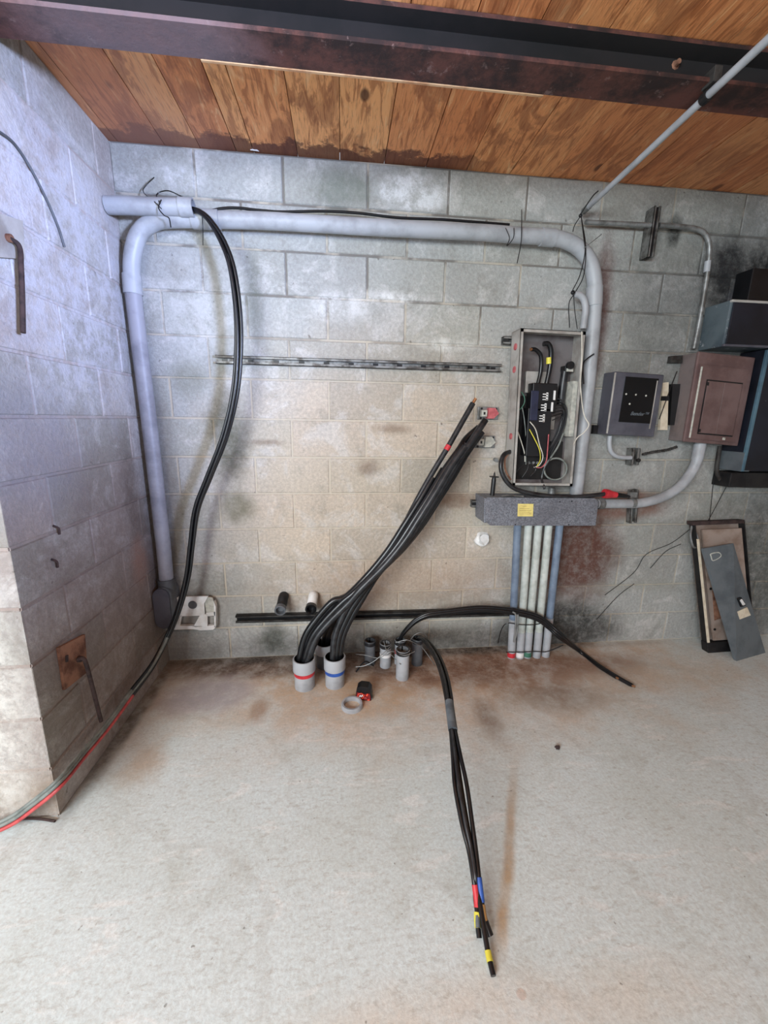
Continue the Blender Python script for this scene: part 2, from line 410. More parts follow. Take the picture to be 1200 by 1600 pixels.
# right wall, well out of the frame
bm = B(); lay = color_attr(bm, 'blk')
block_face(bm, lay, Fr((XR, 0, 0), (0, -1, 0), (1, 0, 0)), -YB, 13, .2, .4)
link_nr('wall_right', bm, M_SIDE)
# floor
bm = B(); box(bm, -2.6, XR+.2, YB, .2, -.15, 0)
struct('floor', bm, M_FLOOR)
# ceiling of separate boards
bm = B(); lay = color_attr(bm, 'plk')
seams = [-.62, -.38, -.17, .035, .238, .395, .557, .636, .840, 1.037, 1.251, 1.457, 1.660, 1.884, 2.094]
while seams[-1] < XR: seams.append(seams[-1]+.2055+random.uniform(-.004, .004))
for i in range(len(seams)-1):
    x0, x1 = seams[i], seams[i+1]; g = random.choice((.0015, .003, .0045)); n0 = len(bm.faces)
    zz = H+random.uniform(0, .003)
    box(bm, x0+g/2, x1-g/2, YB, .02, zz, zz+.035)
    bm.faces.ensure_lookup_table(); c = (random.random(), random.random(), random.random())
    for f in bm.faces[n0:]: set_col(f, lay, c)
n0 = len(bm.faces); box(bm, -2.6, -.62, YB, .02, H, H+.05); box(bm, -2.6, XR, YB, .02, H+.04, H+.06); bm.faces.ensure_lookup_table()
for f in bm.faces[n0:]: set_col(f, lay, (.5, .5, .9))
struct('ceiling', bm, M_WOOD)

# ---------------------------------------------------------------- object materials
M_PVC = mat('grey pvc', srgb(170, 173, 178), srgb(150, 152, 156), 9, .45)
M_PVCD = mat('dark grey pvc', srgb(96, 99, 104), srgb(74, 76, 80), 9, .5)
M_PVCB = mat('blue grey conduit', srgb(120, 136, 156), srgb(98, 112, 132), 9, .5)
M_EMT = mat('galvanised conduit', srgb(150, 152, 152), srgb(106, 106, 104), 14, .42, .5)
M_STRUT = mat('galvanised strut', srgb(140, 140, 138), srgb(84, 80, 76), 20, .5, .6, .3)
M_STRUTD = mat('dirty dark strut', srgb(64, 62, 60), srgb(38, 34, 32), 20, .7, .3, .3)
M_BLACK = mat('black cable jacket', srgb(22, 23, 26), srgb(14, 14, 16), 40, .30)
M_BLK2 = mat('dusty black cable', srgb(46, 47, 50), srgb(24, 24, 27), 26, .36)
M_GREYC = mat('grey cable jacket', srgb(132, 138, 134), srgb(104, 110, 106), 20, .45)
M_REDC = mat('red cable jacket', srgb(200, 84, 84), srgb(170, 60, 64), 20, .45)
M_COPPER = mat('bare copper', srgb(190, 140, 100), srgb(150, 100, 70), 40, .35, .7)
M_RED = mat('red tape', srgb(206, 52, 62), srgb(180, 40, 50), 20, .5)
M_BLUE = mat('blue tape', srgb(48, 92, 176), srgb(38, 74, 150), 20, .5)
M_YEL = mat('yellow tape', srgb(226, 216, 80), srgb(206, 194, 66), 20, .5)
M_TAN = mat('tan tape', srgb(168, 128, 78), None, 20, .5)
M_TAPE = mat('grey duct tape', srgb(104, 112, 118), srgb(80, 86, 92), 20, .5)
M_WHITE = mat('white paint', srgb(236, 236, 236), srgb(214, 212, 208), 14, .5)
M_WIREW = mat('white wire', srgb(220, 216, 204), srgb(190, 184, 170), 14, .5)
M_GREEN = mat('green wire', srgb(70, 120, 100), None, 14, .5)
M_BOX = mat('enclosure grey paint', srgb(186, 183, 178), srgb(150, 144, 138), 7, .5, .2)
M_BOXIN = mat('enclosure inner grey', srgb(116, 111, 112), srgb(84, 74, 74), 6, .55, .1)
M_BAKE = mat('black plastic', srgb(20, 20, 23), srgb(13, 13, 15), 20, .4)
M_NAVY = mat('dark blue plastic', srgb(38, 42, 66), None, 20, .45)
M_RUST = mat('rusty steel', srgb(150, 108, 86), srgb(96, 62, 48), 16, .85, .1, .4)
M_ROD = mat('dark rusty rod', srgb(70, 54, 52), srgb(44, 34, 34), 30, .8, .2, .3)
M_BROWN = mat('brown panel paint', srgb(118, 96, 94), srgb(98, 76, 74), 6, .42, .15)
M_BROWN2 = mat('taupe panel paint', srgb(132, 120, 118), srgb(112, 100, 98), 6, .42, .15)
M_METER = mat('dark grey meter paint', srgb(98, 98, 108), srgb(82, 82, 92), 8, .4, .3)
M_GLASSB = mat('black glass', srgb(8, 8, 12), srgb(5, 5, 8), 8, .12)
M_DOORB = mat('blue grey door paint', srgb(106, 113, 118), srgb(88, 95, 101), 8, .4, .2)
M_TEAL = mat('teal blue edge paint', srgb(92, 124, 140), srgb(70, 98, 114), 8, .4, .2)
M_PALEC = mat('pale conduit', srgb(196, 202, 198), srgb(168, 174, 168), 12, .5)
M_PVCR = mat('dusty grey pvc riser', srgb(152, 152, 160), srgb(120, 120, 128), 5, .5)
M_TAUPE = mat('taupe rusted tray', srgb(158, 142, 132), srgb(130, 110, 98), 7, .7, .1)
M_CREAM = mat('cream label', srgb(224, 212, 190), srgb(206, 190, 166), 20, .7)
M_YLAB = mat('yellow label', srgb(232, 214, 132), srgb(214, 196, 118), 26, .7)
M_DARK = mat('dark steel', srgb(40, 38, 38), srgb(24, 22, 24), 14, .6, .3)
M_ORANGE = mat('orange red print', srgb(240, 84, 56), srgb(226, 70, 48), 20, .5)
M_PINK = mat('faded red cap', srgb(196, 104, 108), srgb(170, 80, 86), 40, .6)
M_PALE = mat('pale grey cap', srgb(196, 196, 186), srgb(168, 168, 160), 40, .6)
M_STRIP = mat('bare tan strip', srgb(206, 168, 128), srgb(170, 122, 84), 10, .7)
def galv_speckle():
    t = NT('speckled galvanised steel'); vo = t.n('ShaderNodeTexVoronoi'); vo.inputs['Scale'].default_value = 170; t.l(t.co(), vo.inputs['Vector'])
    s = t.n('ShaderNodeSeparateColor'); t.l(vo.outputs['Color'], s.inputs[0])
    c = t.mix(t.ramp(s.outputs[0], 0, 1), srgb(104, 106, 114), srgb(138, 141, 150))
    return t.out(t.mix(t.ramp(t.noise(5, 4), .4, .7, 0, .4), c, srgb(90, 88, 94)), .5, .25)
M_GALV = galv_speckle()
def chipped_blue():
    t = NT('chipped blue paint')
    c = t.mix(t.ramp(t.noise(7, 5), .4, .65), srgb(98, 110, 116), srgb(72, 84, 92))
    return t.out(t.mix(t.ramp(t.noise(16, 6, .7), .60, .64, 0, .8), c, srgb(168, 172, 176)), .45, .15)
M_CHIP = chipped_blue()
def navy_paint():
    t = NT('dark navy paint')
    c = t.mix(t.ramp(t.noise(5, 5), .4, .65), srgb(30, 33, 44), srgb(20, 22, 30))
    return t.out(t.mix(t.ramp(t.noise(18, 6, .7), .68, .71, 0, .6), c, srgb(130, 130, 136)), .4, .1)
M_NVP = navy_paint()
def beam_rust():
    t = NT('rusted brown beam'); n = t.noise(7, 7, .7)
    c = t.mix(t.ramp(n, .38, .62), srgb(96, 58, 50), srgb(44, 30, 29))
    c = t.mix(t.ramp(t.noise(22, 5, .7), .6, .68, 0, .5), c, srgb(140, 116, 110))
    c = t.mix(t.math('MULTIPLY', t.blob((.45, -.7, 2.54), (.35, .3, .3), .5, .2, n), .6), c, srgb(132, 118, 124))
    t.bump(n, .6, .01); return t.out(c, .72, .1)
M_BEAM = beam_rust()
M_BWEB = mat('shade-dark beam web', srgb(28, 24, 25), srgb(18, 16, 17), 6, .9)  # near-black colour stands in for shade between the flanges

# ---------------------------------------------------------------- steel beam and what it carries
bm = B(); zb = 2.534; bx0, bx1 = -.3, XR
y0, y1 = -.775, -.655; ym = (y0+y1)/2
prof = [(y0, zb), (y1, zb), (y1, zb+.012), (ym+.006, zb+.016), (ym+.006, H-.016), (y1, H-.012), (y1, H-.0005), (y0, H-.0005), (y0, H-.012), (ym-.006, H-.016), (ym-.006, zb+.016), (y0, zb+.012)]
nseg = 60; rings = []
for i in range(nseg+1):
    x = bx0+(bx1-bx0)*i/nseg; rings.append([bm.verts.new((x, y, z)) for y, z in prof])
for i in range(nseg):
    for k in range(len(prof)): bm.faces.new([rings[i][k], rings[i][(k+1) % 12], rings[i+1][(k+1) % 12], rings[i+1][k]])
bm.faces.new(rings[0]); bm.faces.new(rings[-1])
bm.faces.ensure_lookup_table()
for f in bm.faces:
    c_ = f.calc_center_median()
    if zb+.013 < c_.z < H-.013: f.material_index = 1
one('steel_beam', 'rusted brown steel I beam running under the plank ceiling', 'beam', bm, [M_BEAM, M_BWEB])
bm = B(); box(bm, .60, 1.74, y1+.001, y1+.012, zb-.002, zb+.012, bev=.002)  # thin tan strip added along the beam's rear flange edge
one('tan_strip', 'thin pale tan strip along the back edge of the steel beam', 'tan strip', bm, M_STRIP)
bm = B(); c = Vector((2.1618, -0.7170, 2.6091)); lathe(bm, [(.0, 0), (.012, 0), (.014, .004), (.008, .006), (.008, .020), (0, .020)], c, (0, -1, 0), 8)
one('bolt', 'rusty bolt head on the dark web of the steel beam', 'bolt', bm, M_RUST)

# ---------------------------------------------------------------- conduits
def pvc_run(bm, P, r, sub=10): return tube(bm, P, r, 24, sub)
def ring_on(bm, a, b, r, seg=24): return tube(bm, [a, b], r, seg, raw=True)

YP = .062; RP = .0365
t = thing('pvc_conduit', 'fat grey plastic conduit rising in the left corner and running under the ceiling', 'conduit', (.06, -YP, .53))
A = [(0.0612, -0.0620, 0.5088), (0.0651, -0.0620, 0.7148), (0.0646, -0.0620, 0.9652), (0.0635, -0.0620, 1.4295), (0.0585, -0.0620, 1.7637), (0.0572, -0.0620, 2.0055)]
bend = [(0.0595, -0.0620, 2.0742), (0.0719, -0.0620, 2.1558), (0.1072, -0.0620, 2.2425), (0.1632, -0.0620, 2.2927), (0.2329, -0.0620, 2.3150), (0.3526, -0.0620, 2.3247)]
bm = B(); pvc_run(bm, A, RP); link('riser', bm, M_PVCR, t, True)
bm = B(); pvc_run(bm, [A[-1]]+bend, RP); link('elbow', bm, M_PVC, t, True)
bm = B(); hor = [bend[-1], (0.4820, -0.0620, 2.3298), (0.7309, -0.0620, 2.3367), (1.2486, -0.0620, 2.3399), (1.7130, -0.0620, 2.3470), (1.8953, -0.0620, 2.3460), (2.0638, -0.0620, 2.3469)]
pvc_run(bm, hor, RP); link('horizontal_run', bm, M_PVC, t, True)
bm = B(); rb = [(2.0638, -0.0620, 2.3469), (2.1674, -0.0620, 2.3383), (2.2582, -0.0620, 2.3053), (2.3261, -0.0620, 2.2438), (2.3634, -0.0620, 2.1551), (2.3787, -0.0620, 2.0478)]
pvc_run(bm, rb, RP); link('elbow', bm, M_PVC, t, True)
bm = B(); pvc_run(bm, [rb[-1], (2.3878, -0.0620, 1.9056), (2.4004, -0.0620, 1.5733), (2.4060, -0.0620, 1.2169), (2.4080, -0.0620, 1.0213)], RP); link('drop', bm, M_PVC, t, True)
for a, b in (((0.0556, -0.0620, 1.9916), (0.0595, -0.0620, 2.0742)), ((0.3526, -0.0620, 2.3247), (0.4762, -0.0620, 2.3295)), ((2.0469, -0.0620, 2.3460), (2.1187, -0.0620, 2.3443)), ((2.3669, -0.0620, 2.1308), (2.3764, -0.0620, 2.0384))):
    bm = B(); ring_on(bm, a, b, RP+.0045); link('coupling', bm, M_PVC, t, True)

# conduit body at its foot
t = thing('oval_fitting', 'dark grey oval conduit fitting in the lower left corner below the fat conduit', 'conduit body', (.05, -.06, .27))
bm = B(); fx = (.008, .098)
def oval(x0, x1, z0, z1, y, n=10):
    r = (x1-x0)/2; cx = (x0+x1)/2; P = []
    for k in range(n+1): a = math.pi*k/n; P.append((cx+r*math.cos(a), y, z1-r+r*math.sin(a)))
    for k in range(n+1): a = math.pi+math.pi*k/n; P.append((cx+r*math.cos(a), y, z0+r+r*math.sin(a)))
    return P
slab(bm, oval(.012, .102, .275, .52, -.115), .107); link('body', bm, M_PVCD, t, False)
bm = B(); slab(bm, oval(.006, .092, .28, .515, -.125), .010); link('cover', bm, M_METER, t, False)
bm = B(); lathe(bm, [(.0, 0), (.044, 0), (.044, .06), (.0, .06)], (.062, -.062, .49), (0, 0, 1)); link('hub', bm, M_PVCD, t, True)

# short open pipe
bm = B(); a, b = Vector((-0.0199, -0.1000, 2.3415)), Vector((0.3766, -0.1000, 2.3535)); a.x = max(a.x, .004)
ax = (b-a); Ln = ax.length
lathe(bm, [(0, 0), (.036, 0), (.036, Ln-.06), (.040, Ln-.06), (.040, Ln), (.032, Ln), (.030, Ln-.10), (0, Ln-.11)], a, ax, 24)
one('pvc_conduit', 'short open-ended grey conduit poking from the left wall at the top corner', 'conduit', bm, M_PVC, smooth=True)

# diagonal thin conduit overhead
P0 = Vector((2.2688, -0.0350, 2.4792)); P1 = Vector((2.2641, -0.7541, 2.5060)); d = (P1-P0)
t = thing('metal_conduit', 'thin metal conduit slanting from the wall up across the ceiling beam', 'conduit', P0)
bm = B(); tube(bm, [P0, P0+d*2.2], .0125, 14, raw=True); link('tube', bm, M_PVC, t, True)
bm = B(); ring_on(bm, P0+d*.02, P0+d*.08, .0155, 14); link('coupling', bm, M_EMT, t, True)
t = thing('beam_clamp', 'black clamp hanging the slanted thin conduit from the beam', 'clamp', P1)
bm = B(); box(bm, P1.x-.014, P1.x+.014, y0-.016, y0+.03, zb-.008, zb+.036, bev=.002); link('jaw', bm, M_STRUTD, t)
bm = B(); dn = d.normalized(); tube(bm, [P1-dn*.012+Vector((0, 0, 0)), P1+dn*.012], .018, 14, raw=True)
link('strap', bm, M_DARK, t)

# thin conduit with its bend down to the brown panel
bm = B(); tube(bm, [(2.7034, -0.0300, 2.4489), (2.8130, -0.0300, 2.4493), (2.9024, -0.0300, 2.4455), (2.9656, -0.0300, 2.4281), (3.0069, -0.0300, 2.3757), (3.0217, -0.0300, 2.2900), (3.0266, -0.0300, 2.1958), (3.0296, -0.0300, 2.0179), (3.0251, -0.0300, 1.8503)], .0125, 14)
o = one('metal_conduit', 'thin metal conduit bending down to the top of the brown breaker panel', 'conduit', bm, M_EMT, smooth=True)
bm = B(); ring_on(bm, (3.0166, -0.0300, 2.2960), (3.0204, -0.0300, 2.2429), .0155, 14); link('coupling', bm, M_PVC, o, True)
bm = B(); tube(bm, [(2.2835, -0.0500, 2.4306), (2.4401, -0.0500, 2.4340), (2.6443, -0.0520, 2.4364)], .011, 14)
one('metal_conduit', 'thin level conduit between the black wire knot and the short upright strut', 'conduit', bm, M_EMT, smooth=True)
# smaller grey conduit curving into the panel top
bm = B(); tube(bm, [(2.2372, -0.1000, 2.0778), (2.2655, -0.1000, 2.0760), (2.2928, -0.1000, 2.0560), (2.3091, -0.1000, 2.0138), (2.3096, -0.1000, 1.9582), (2.3083, -0.1000, 1.9144)], .0165, 14)
one('pvc_conduit', 'narrow grey conduit hooking into the top right of the open panel', 'conduit', bm, M_PVC, smooth=True)

# five conduits under the gutter box
YC = .115
tops = [(808, 818), (824, 818), (841, 818), (857, 818), (874, 818)]
cols = [M_PVCB, M_PALEC, M_PALEC, M_PALEC, M_PVCB]
CT = [(2.0413, -0.1150, 0.8711), (2.1068, -0.1150, 0.8704), (2.1688, -0.1150, 0.8698), (2.2311, -0.1150, 0.8692), (2.2977, -0.1150, 0.8685)]
CB = [(2.0767, -0.0876, 0.0000), (2.1296, -0.0917, 0.0000), (2.1794, -0.1027, 0.0000), (2.2390, -0.0930, 0.0000), (2.2999, -0.0904, 0.0000)]
lab = ['blue-grey conduit with a red ringed foot, leftmost of five under the speckled box',
       'grey conduit with a white ringed foot, second from the left under the speckled box',
       'grey conduit in the middle of the five under the speckled box',
       'grey conduit just left of the right-hand blue conduit under the speckled box',
       'blue-grey conduit at the right end of the five under the speckled box']
for i in range(5):
    a, b = Vector(CB[i]), Vector(CT[i]); a.y = -.125-(.004 if i % 2 else 0)
    t = thing('floor_conduit', lab[i], 'conduit', a, 'row of conduits from the speckled box to the floor')
    k = .30 if i in (0, 4) else .02
    bm = B(); ring_on(bm, lerp(a, b, k*.9), b, .0215); link('tube', bm, cols[i], t, True)
    bm = B(); ring_on(bm, a, lerp(a, b, max(k, .30) if i in (0, 4) else .20), .0235); link('lower_coupling', bm, M_PVC, t, True)
    if i < 3:
        bm = B(); ring_on(bm, lerp(a, b, .01), lerp(a, b, .045), .0245); link('tape_ring', bm, (M_RED, M_WHITE, M_GREEN)[i], t, True)

# big grey conduit from the brown panel to the gutter box
t = thing('pvc_conduit', 'pale conduit sweeping from the brown panel bottom left to the speckled box', 'conduit', (2.5723, -0.0700, 0.9604))
bm = B(); tube(bm, [(2.5393, -0.0700, 0.9645), (2.6737, -0.0700, 0.9638), (2.8172, -0.0700, 0.9669), (2.9448, -0.0700, 0.9978), (3.0500, -0.0700, 1.0602), (3.1151, -0.0700, 1.1531), (3.1395, -0.0700, 1.2372), (3.1413, -0.0700, 1.3273)], .0275, 20); link('tube', bm, M_PVC, t, True)
bm = B(); ring_on(bm, (3.1369, -0.0700, 1.2296), (3.1387, -0.0700, 1.3198), .031); link('coupling', bm, M_PVC, t, True)
bm = B(); ring_on(bm, (2.5474, -0.0700, 0.9644), (2.5799, -0.0700, 0.9642), .033); link('locknut', bm, M_EMT, t, True)

# ---------------------------------------------------------------- strut channels
def channel(bm, a, b, w, dep, lip=.009, th=.0025, up=None, holes=False):
    """C channel from a to b, open toward the room (-y)"""
    a, b = Vector(a), Vector(b); ex = (b-a).normalized(); ez = Vector((0, -1, 0)).cross(ex).normalized()
    L = (b-a).length; fr = Fr(a, ex, (0, 1, 0), ez); h = w/2
    box(bm, 0, L, -th, 0, -h, h, fr)
    for s in (-1, 1):
        box(bm, 0, L, -dep, 0, min(s*h, s*(h-th)), max(s*h, s*(h-th)), fr)
        box(bm, 0, L, -dep, -dep+th, min(s*h, s*(h-lip)), max(s*h, s*(h-lip)), fr)
        box(bm, 0, L, -dep, -dep+.008, min(s*(h-lip), s*(h-lip-th)), max(s*(h-lip), s*(h-lip-th)), fr)
    return fr, L
a, b = Vector((0.4006, -0.0300, 1.7164)), Vector((1.9081, -0.0300, 1.7157)); a.y = b.y = -.001
t = thing('strut_channel', 'long level slotted strut channel bolted across the middle of the wall', 'strut', a)
bm = B(); fr, L = channel(bm, a, b, .041, .026); link('channel', bm, M_STRUT, t)
for k in range(12):
    bm = B(); x = .04+k*(L-.08)/11; box(bm, x-.014, x+.014, -.0046, -.0026, -.006, .006, fr); link('slot', bm, M_BAKE, t)
bm = B(); x = L-.07; lathe(bm, [(0, 0), (.010, 0), (.010, .008), (0, .008)], fr.p(x, -.003, 0), (0, -1, 0), 6); link('bolt', bm, M_DARK, t)

a, b = Vector((0.4081, -0.0300, 0.2717)), Vector((2.1243, -0.0300, 0.2552)); a.y = b.y = -.001
t = thing('strut_channel', 'long dirty strut channel low on the wall behind the cable stubs', 'strut', a)
bm = B(); channel(bm, a, b, .046, .03, .010); link('channel', bm, M_STRUTD, t)
bm = B(); fr = Fr(a, (b-a).normalized(), (0, 1, 0), Vector((0, -1, 0)).cross((b-a).normalized())); box(bm, .01, (b-a).length-.01, -.006, -.003, -.014, .014, fr); link('slot_strip', bm, M_BAKE, t)

t = thing('strut_channel', 'short upright strut channel near the ceiling at the end of the thin level conduit', 'strut', (2.6615, 0.0000, 2.3035))
a, b = Vector((2.6534, -0.0600, 2.2883)), Vector((2.6618, -0.0600, 2.5210)); a.x = b.x = (a.x+b.x)/2; a.y = b.y = -.001
bm = B(); channel(bm, a, b, .036, .062, .008); link('channel', bm, M_STRUT, t)
bm = B(); box(bm, a.x-.011, a.x+.010, -.058, -.055, a.z+.004, b.z-.004); link('slot_strip', bm, M_BAKE, t)

t = thing('strut_channel', 'small upright strut stub below the dark grey meter', 'strut', (2.7826, 0.0000, 1.2435))
a, b = Vector((2.7597, -0.0200, 1.1918)), Vector((2.7556, -0.0200, 1.2904)); a.y = b.y = -.001
bm = B(); channel(bm, a, b, .05, .05, .012); link('channel', bm, M_STRUT, t)
bm = B(); lathe(bm, [(0, 0), (.012, 0), (.012, .016), (0, .016)], (a.x+.016, -.045, (a.z+b.z)/2-.02), (0, -1, 0), 6); link('bolt', bm, M_DARK, t)
t = thing('strut_channel', 'upright strut behind the pale conduit just right of the speckled box', 'strut', (2.8274, 0.0000, 0.8462))
a, b = Vector((2.8208, 0.0000, 0.8339)), Vector((2.7996, 0.0000, 1.0407)); a.y = b.y = -.001
bm = B(); channel(bm, a, b, .045, .036, .010); link('channel', bm, M_STRUT, t)
bm = B(); cc = Vector((2.7676, -0.0700, 0.9672)); tube(bm, [cc+Vector((-.012, 0, 0)), cc+Vector((.012, 0, 0))], .0300, 20, raw=True); link('pipe_clamp', bm, M_EMT, t, True)
bm = B(); box(bm, cc.x-.014, cc.x+.03, -.06, -.036, cc.z+.03, cc.z+.062); link('clamp_ear', bm, M_EMT, t)
# strut ends peeking out left of the panel and the gutter box
for (nm, lb, p, mt) in (('strut_channel', 'short strut end peeking out at the upper left of the open panel', (1.9390, -0.0300, 1.8571), M_STRUT),
                        ('strut_channel', 'short strut end peeking out left of the speckled box', (1.8245, -0.0300, 0.9598), M_STRUT)):
    p = Vector(p); bm = B(); a = Vector((p.x-.035, -.001, p.z)); b = Vector((p.x+.20, -.001, p.z))
    channel(bm, a, b, .041, .034); o = one(nm, lb, 'strut', bm, mt)
    bm = B(); box(bm, a.x+.004, a.x+.03, -.030, -.012, p.z-.010, p.z+.010); link('channel_nut', bm, M_BAKE, o)

# ---------------------------------------------------------------- open panel enclosure
EX = Vector((1, 0, -.012)).normalized(); EZ = Vector((-.036, 0, 1)).normalized()
EW, EH, ED = .352, .81, .112
fo = Vector((1.9742, -0.1500, 1.0855))
E = Fr(fo, EX, (0, 1, 0), EZ)     # local origin: front bottom left
t = thing('open_enclosure', 'open grey electrical panel box with no cover, full of wires, right of centre', 'electrical panel', fo)
bm = B(); T = .003
box(bm, 0, EW, ED-T, ED, 0, EH, E); link('back_plate', bm, M_BOXIN, t)
bm = B(); box(bm, 0, T, 0, ED, 0, EH, E); box(bm, 0, .016, 0, T, 0, EH, E); link('side_wall', bm, M_BOX, t)
bm = B(); box(bm, EW-T, EW, 0, ED, 0, EH, E); box(bm, EW-.016, EW, 0, T, 0, EH, E); link('side_wall', bm, M_BOX, t)
bm = B(); box(bm, 0, EW, 0, ED, EH-T, EH, E); box(bm, 0, EW, 0, T, EH-.016, EH, E); link('top_wall', bm, M_BOX, t)
bm = B(); box(bm, 0, EW, 0, ED, 0, T, E); box(bm, 0, EW, 0, T, 0, .016, E); link('bottom_wall', bm, M_BOX, t)
def ep(u, v, d):   # enclosure fraction to point: u across, v up, d depth from the front
    return E.p(u*EW, d, v*EH)
# sub panel, distribution block, labels
bm = B(); box(bm, .23*EW, .60*EW, .082, .107, .62*EH, .76*EH, E, .003); link('mounting_bracket', bm, M_BOX, t)
bm = B(); box(bm, .62*EW, .95*EW, .100, .108, .03*EH, .30*EH, E, .003); box(bm, .06*EW, .60*EW, .095, .108, .03*EH, .60*EH, E, .003)
link('backing_plate', bm, M_DARK, t)
k = bm = B(); box(bm, .27*EW, .66*EW, .022, .10, .50*EH, .68*EH, E, .004); box(bm, .22*EW, .60*EW, .022, .10, .20*EH, .52*EH, E, .004)
blk = link('distribution_block', bm, M_BAKE, t)
bm = B()
for (u, v) in ((.43, .585), (.415, .515), (.40, .445)):
    for q in range(3): box(bm, u*EW, (u+.08)*EW, .019, .0215, (v-.012+q*.017)*EH, (v-.006+q*.017)*EH, E)
    box(bm, (u+.055)*EW, (u+.085)*EW, .019, .0215, (v-.014)*EH, (v+.036)*EH, E)
link('white_marks', bm, M_WHITE, blk)
bm = B(); box(bm, .60*EW, .63*EW, .018, .0215, .575*EH, .635*EH, E); box(bm, .575*EW, .605*EW, .018, .0215, .50*EH, .56*EH, E); link('white_strip', bm, M_WHITE, blk)
bm = B(); box(bm, .24*EW, .36*EW, .014, .022, .44*EH, .63*EH, E, .002); link('blue_front', bm, M_NAVY, blk)
bm = B(); box(bm, .63*EW, .76*EW, .09, .104, .38*EH, .47*EH, E, .002); link('white_label', bm, M_BOX, t)
bm = B(); box(bm, .90*EW, .978*EW, .02, .105, .34*EH, .70*EH, E); link('paper_label', bm, M_PALE, t)
bm = B(); box(bm, .80*EW, .93*EW, .05, .10, .765*EH, .80*EH, E, .003); lathe(bm, [(0, 0), (.02, 0), (.02, .02), (0, .02)], E.p(.86*EW, .05, .80*EH), (0, -1, 0), 14); link('ground_lug', bm, M_BAKE, t)
bm = B(); box(bm, .82*EW, .92*EW, .042, .052, .762*EH, .785*EH, E); link('lug_label', bm, M_PALE, t)
bm = B(); tube(bm, [ep(.84, .77, .075), ep(.82, .66, .075), ep(.82, .55, .08)], .020, 12); link('plastic_tube', bm, M_BLK2, t, True)
bm = B()
for q in range(3): lathe(bm, [(0, 0), (.008, 0), (.008, .01), (0, .01)], ep(.36+.07*q, .15, .085), (0, -1, 0), 8)
link('neutral_bar', bm, M_EMT, t)
# knockout holes on the left side
for (dy, v) in ((.05, .90), (.05, .76), (.05, .33)):
    bm = B(); lathe(bm, [(0, 0), (.017, 0), (.017, .004), (0, .004)], E.p(-.0005, dy, v*EH), -EX, 14); link('knockout', bm, M_PINK, t)
# heavy cables inside
bm = B(); tube(bm, [ep(.22, .885, .03), ep(.30, .885, .04), ep(.40, .85, .05), ep(.42, .76, .055), ep(.38, .66, .055)], .0105, 12)
c_ = one('power_cable', 'black heavy cable curling left at the top inside the open panel', 'cable', bm, M_BLACK, 'heavy cables inside the open panel', True)
bm = B(); tube(bm, [ep(.20, .885, .029), ep(.225, .885, .031)], .0075, 10); link('bare_end', bm, M_COPPER, c_, True)
bm = B(); tube(bm, [ep(.42, .925, .045), ep(.50, .925, .045), ep(.555, .88, .05), ep(.56, .78, .055), ep(.52, .66, .055)], .0125, 12)
c_ = one('power_cable', 'black heavy cable with a yellow tape mark inside the open panel', 'cable', bm, M_BLACK, 'heavy cables inside the open panel', True)
bm = B(); ring_on(bm, ep(.535, .845, .0535), ep(.54, .805, .0535), .014, 12); link('yellow_tape', bm, M_YEL, c_, True)
def wire(name, label, P, r, m, group=None, seg=8): 
    bm = B(); tube(bm, P, r, seg); return one(name, label, 'wire', bm, m, group, True)
for q in range(7):
    o_ = q*.018
    wire('branch_wire', 'thin black wire fanning out right of the breaker block in the open panel',
         [ep(.64, .585-o_*1.3, .04+.004*(q % 3)), ep(.74+.01*q, .580-o_, .035+.005*(q % 2)), ep(.86-.012*q, .52-o_*.6, .04+.006*(q % 3)), ep(.86-.018*q, .42-.004*q, .045), ep(.80-.015*q, .33, .05), ep(.70-.02*q, .24-.005*q, .05+.005*(q % 3)), ep(.64-.02*q, .15, .06)],
         .0034, M_BLACK if q % 3 else M_BLK2, 'thin black wires beside the breaker block')
wire('loose_wire', 'white wire hanging down the left side inside the open panel', [ep(.02, .42, .01), ep(.06, .37, .02), ep(.14, .30, .03), ep(.22, .22, .04), ep(.25, .16, .05)], .0026, M_WIREW)
wire('loose_wire', 'green wire looping at the left side inside the open panel', [ep(.10, .62, .03), ep(.15, .59, .03), ep(.16, .555, .03), ep(.12, .52, .03), ep(.08, .505, .03)], .0026, M_GREEN)
wire('loose_wire', 'grey wire dropping from the green loop inside the open panel', [ep(.13, .52, .03), ep(.18, .44, .035), ep(.23, .32, .04), ep(.26, .20, .05), ep(.28, .14, .06)], .0026, M_GREYC)
wire('loose_wire', 'cream wire arching over the lower breaker block', [ep(.24, .43, .012), ep(.34, .38, .012), ep(.42, .28, .012), ep(.50, .20, .02), ep(.48, .14, .04), ep(.42, .12, .06)], .0028, M_WIREW)
wire('loose_wire', 'yellow wire beside the cream wire in the open panel', [ep(.24, .38, .012), ep(.33, .32, .012), ep(.42, .25, .012), ep(.46, .18, .02), ep(.44, .13, .04)], .0026, M_YEL)
wire('loose_wire', 'red wire curving to the neutral bar in the open panel', [ep(.56, .35, .015), ep(.56, .25, .015), ep(.56, .17, .02), ep(.52, .125, .04), ep(.46, .12, .06)], .0030, M_PINK)
for q, (u, v) in enumerate(((.08, .06), (.22, .05), (.36, .06))):
    wire('loose_wire', 'thin dark wire end below the neutral bar of the open panel', [ep(.30+.02*q, .16, .06), ep(u+.08, .11, .05), ep(u, v, .05)], .002, M_BLK2, 'thin wire ends below the neutral bar')
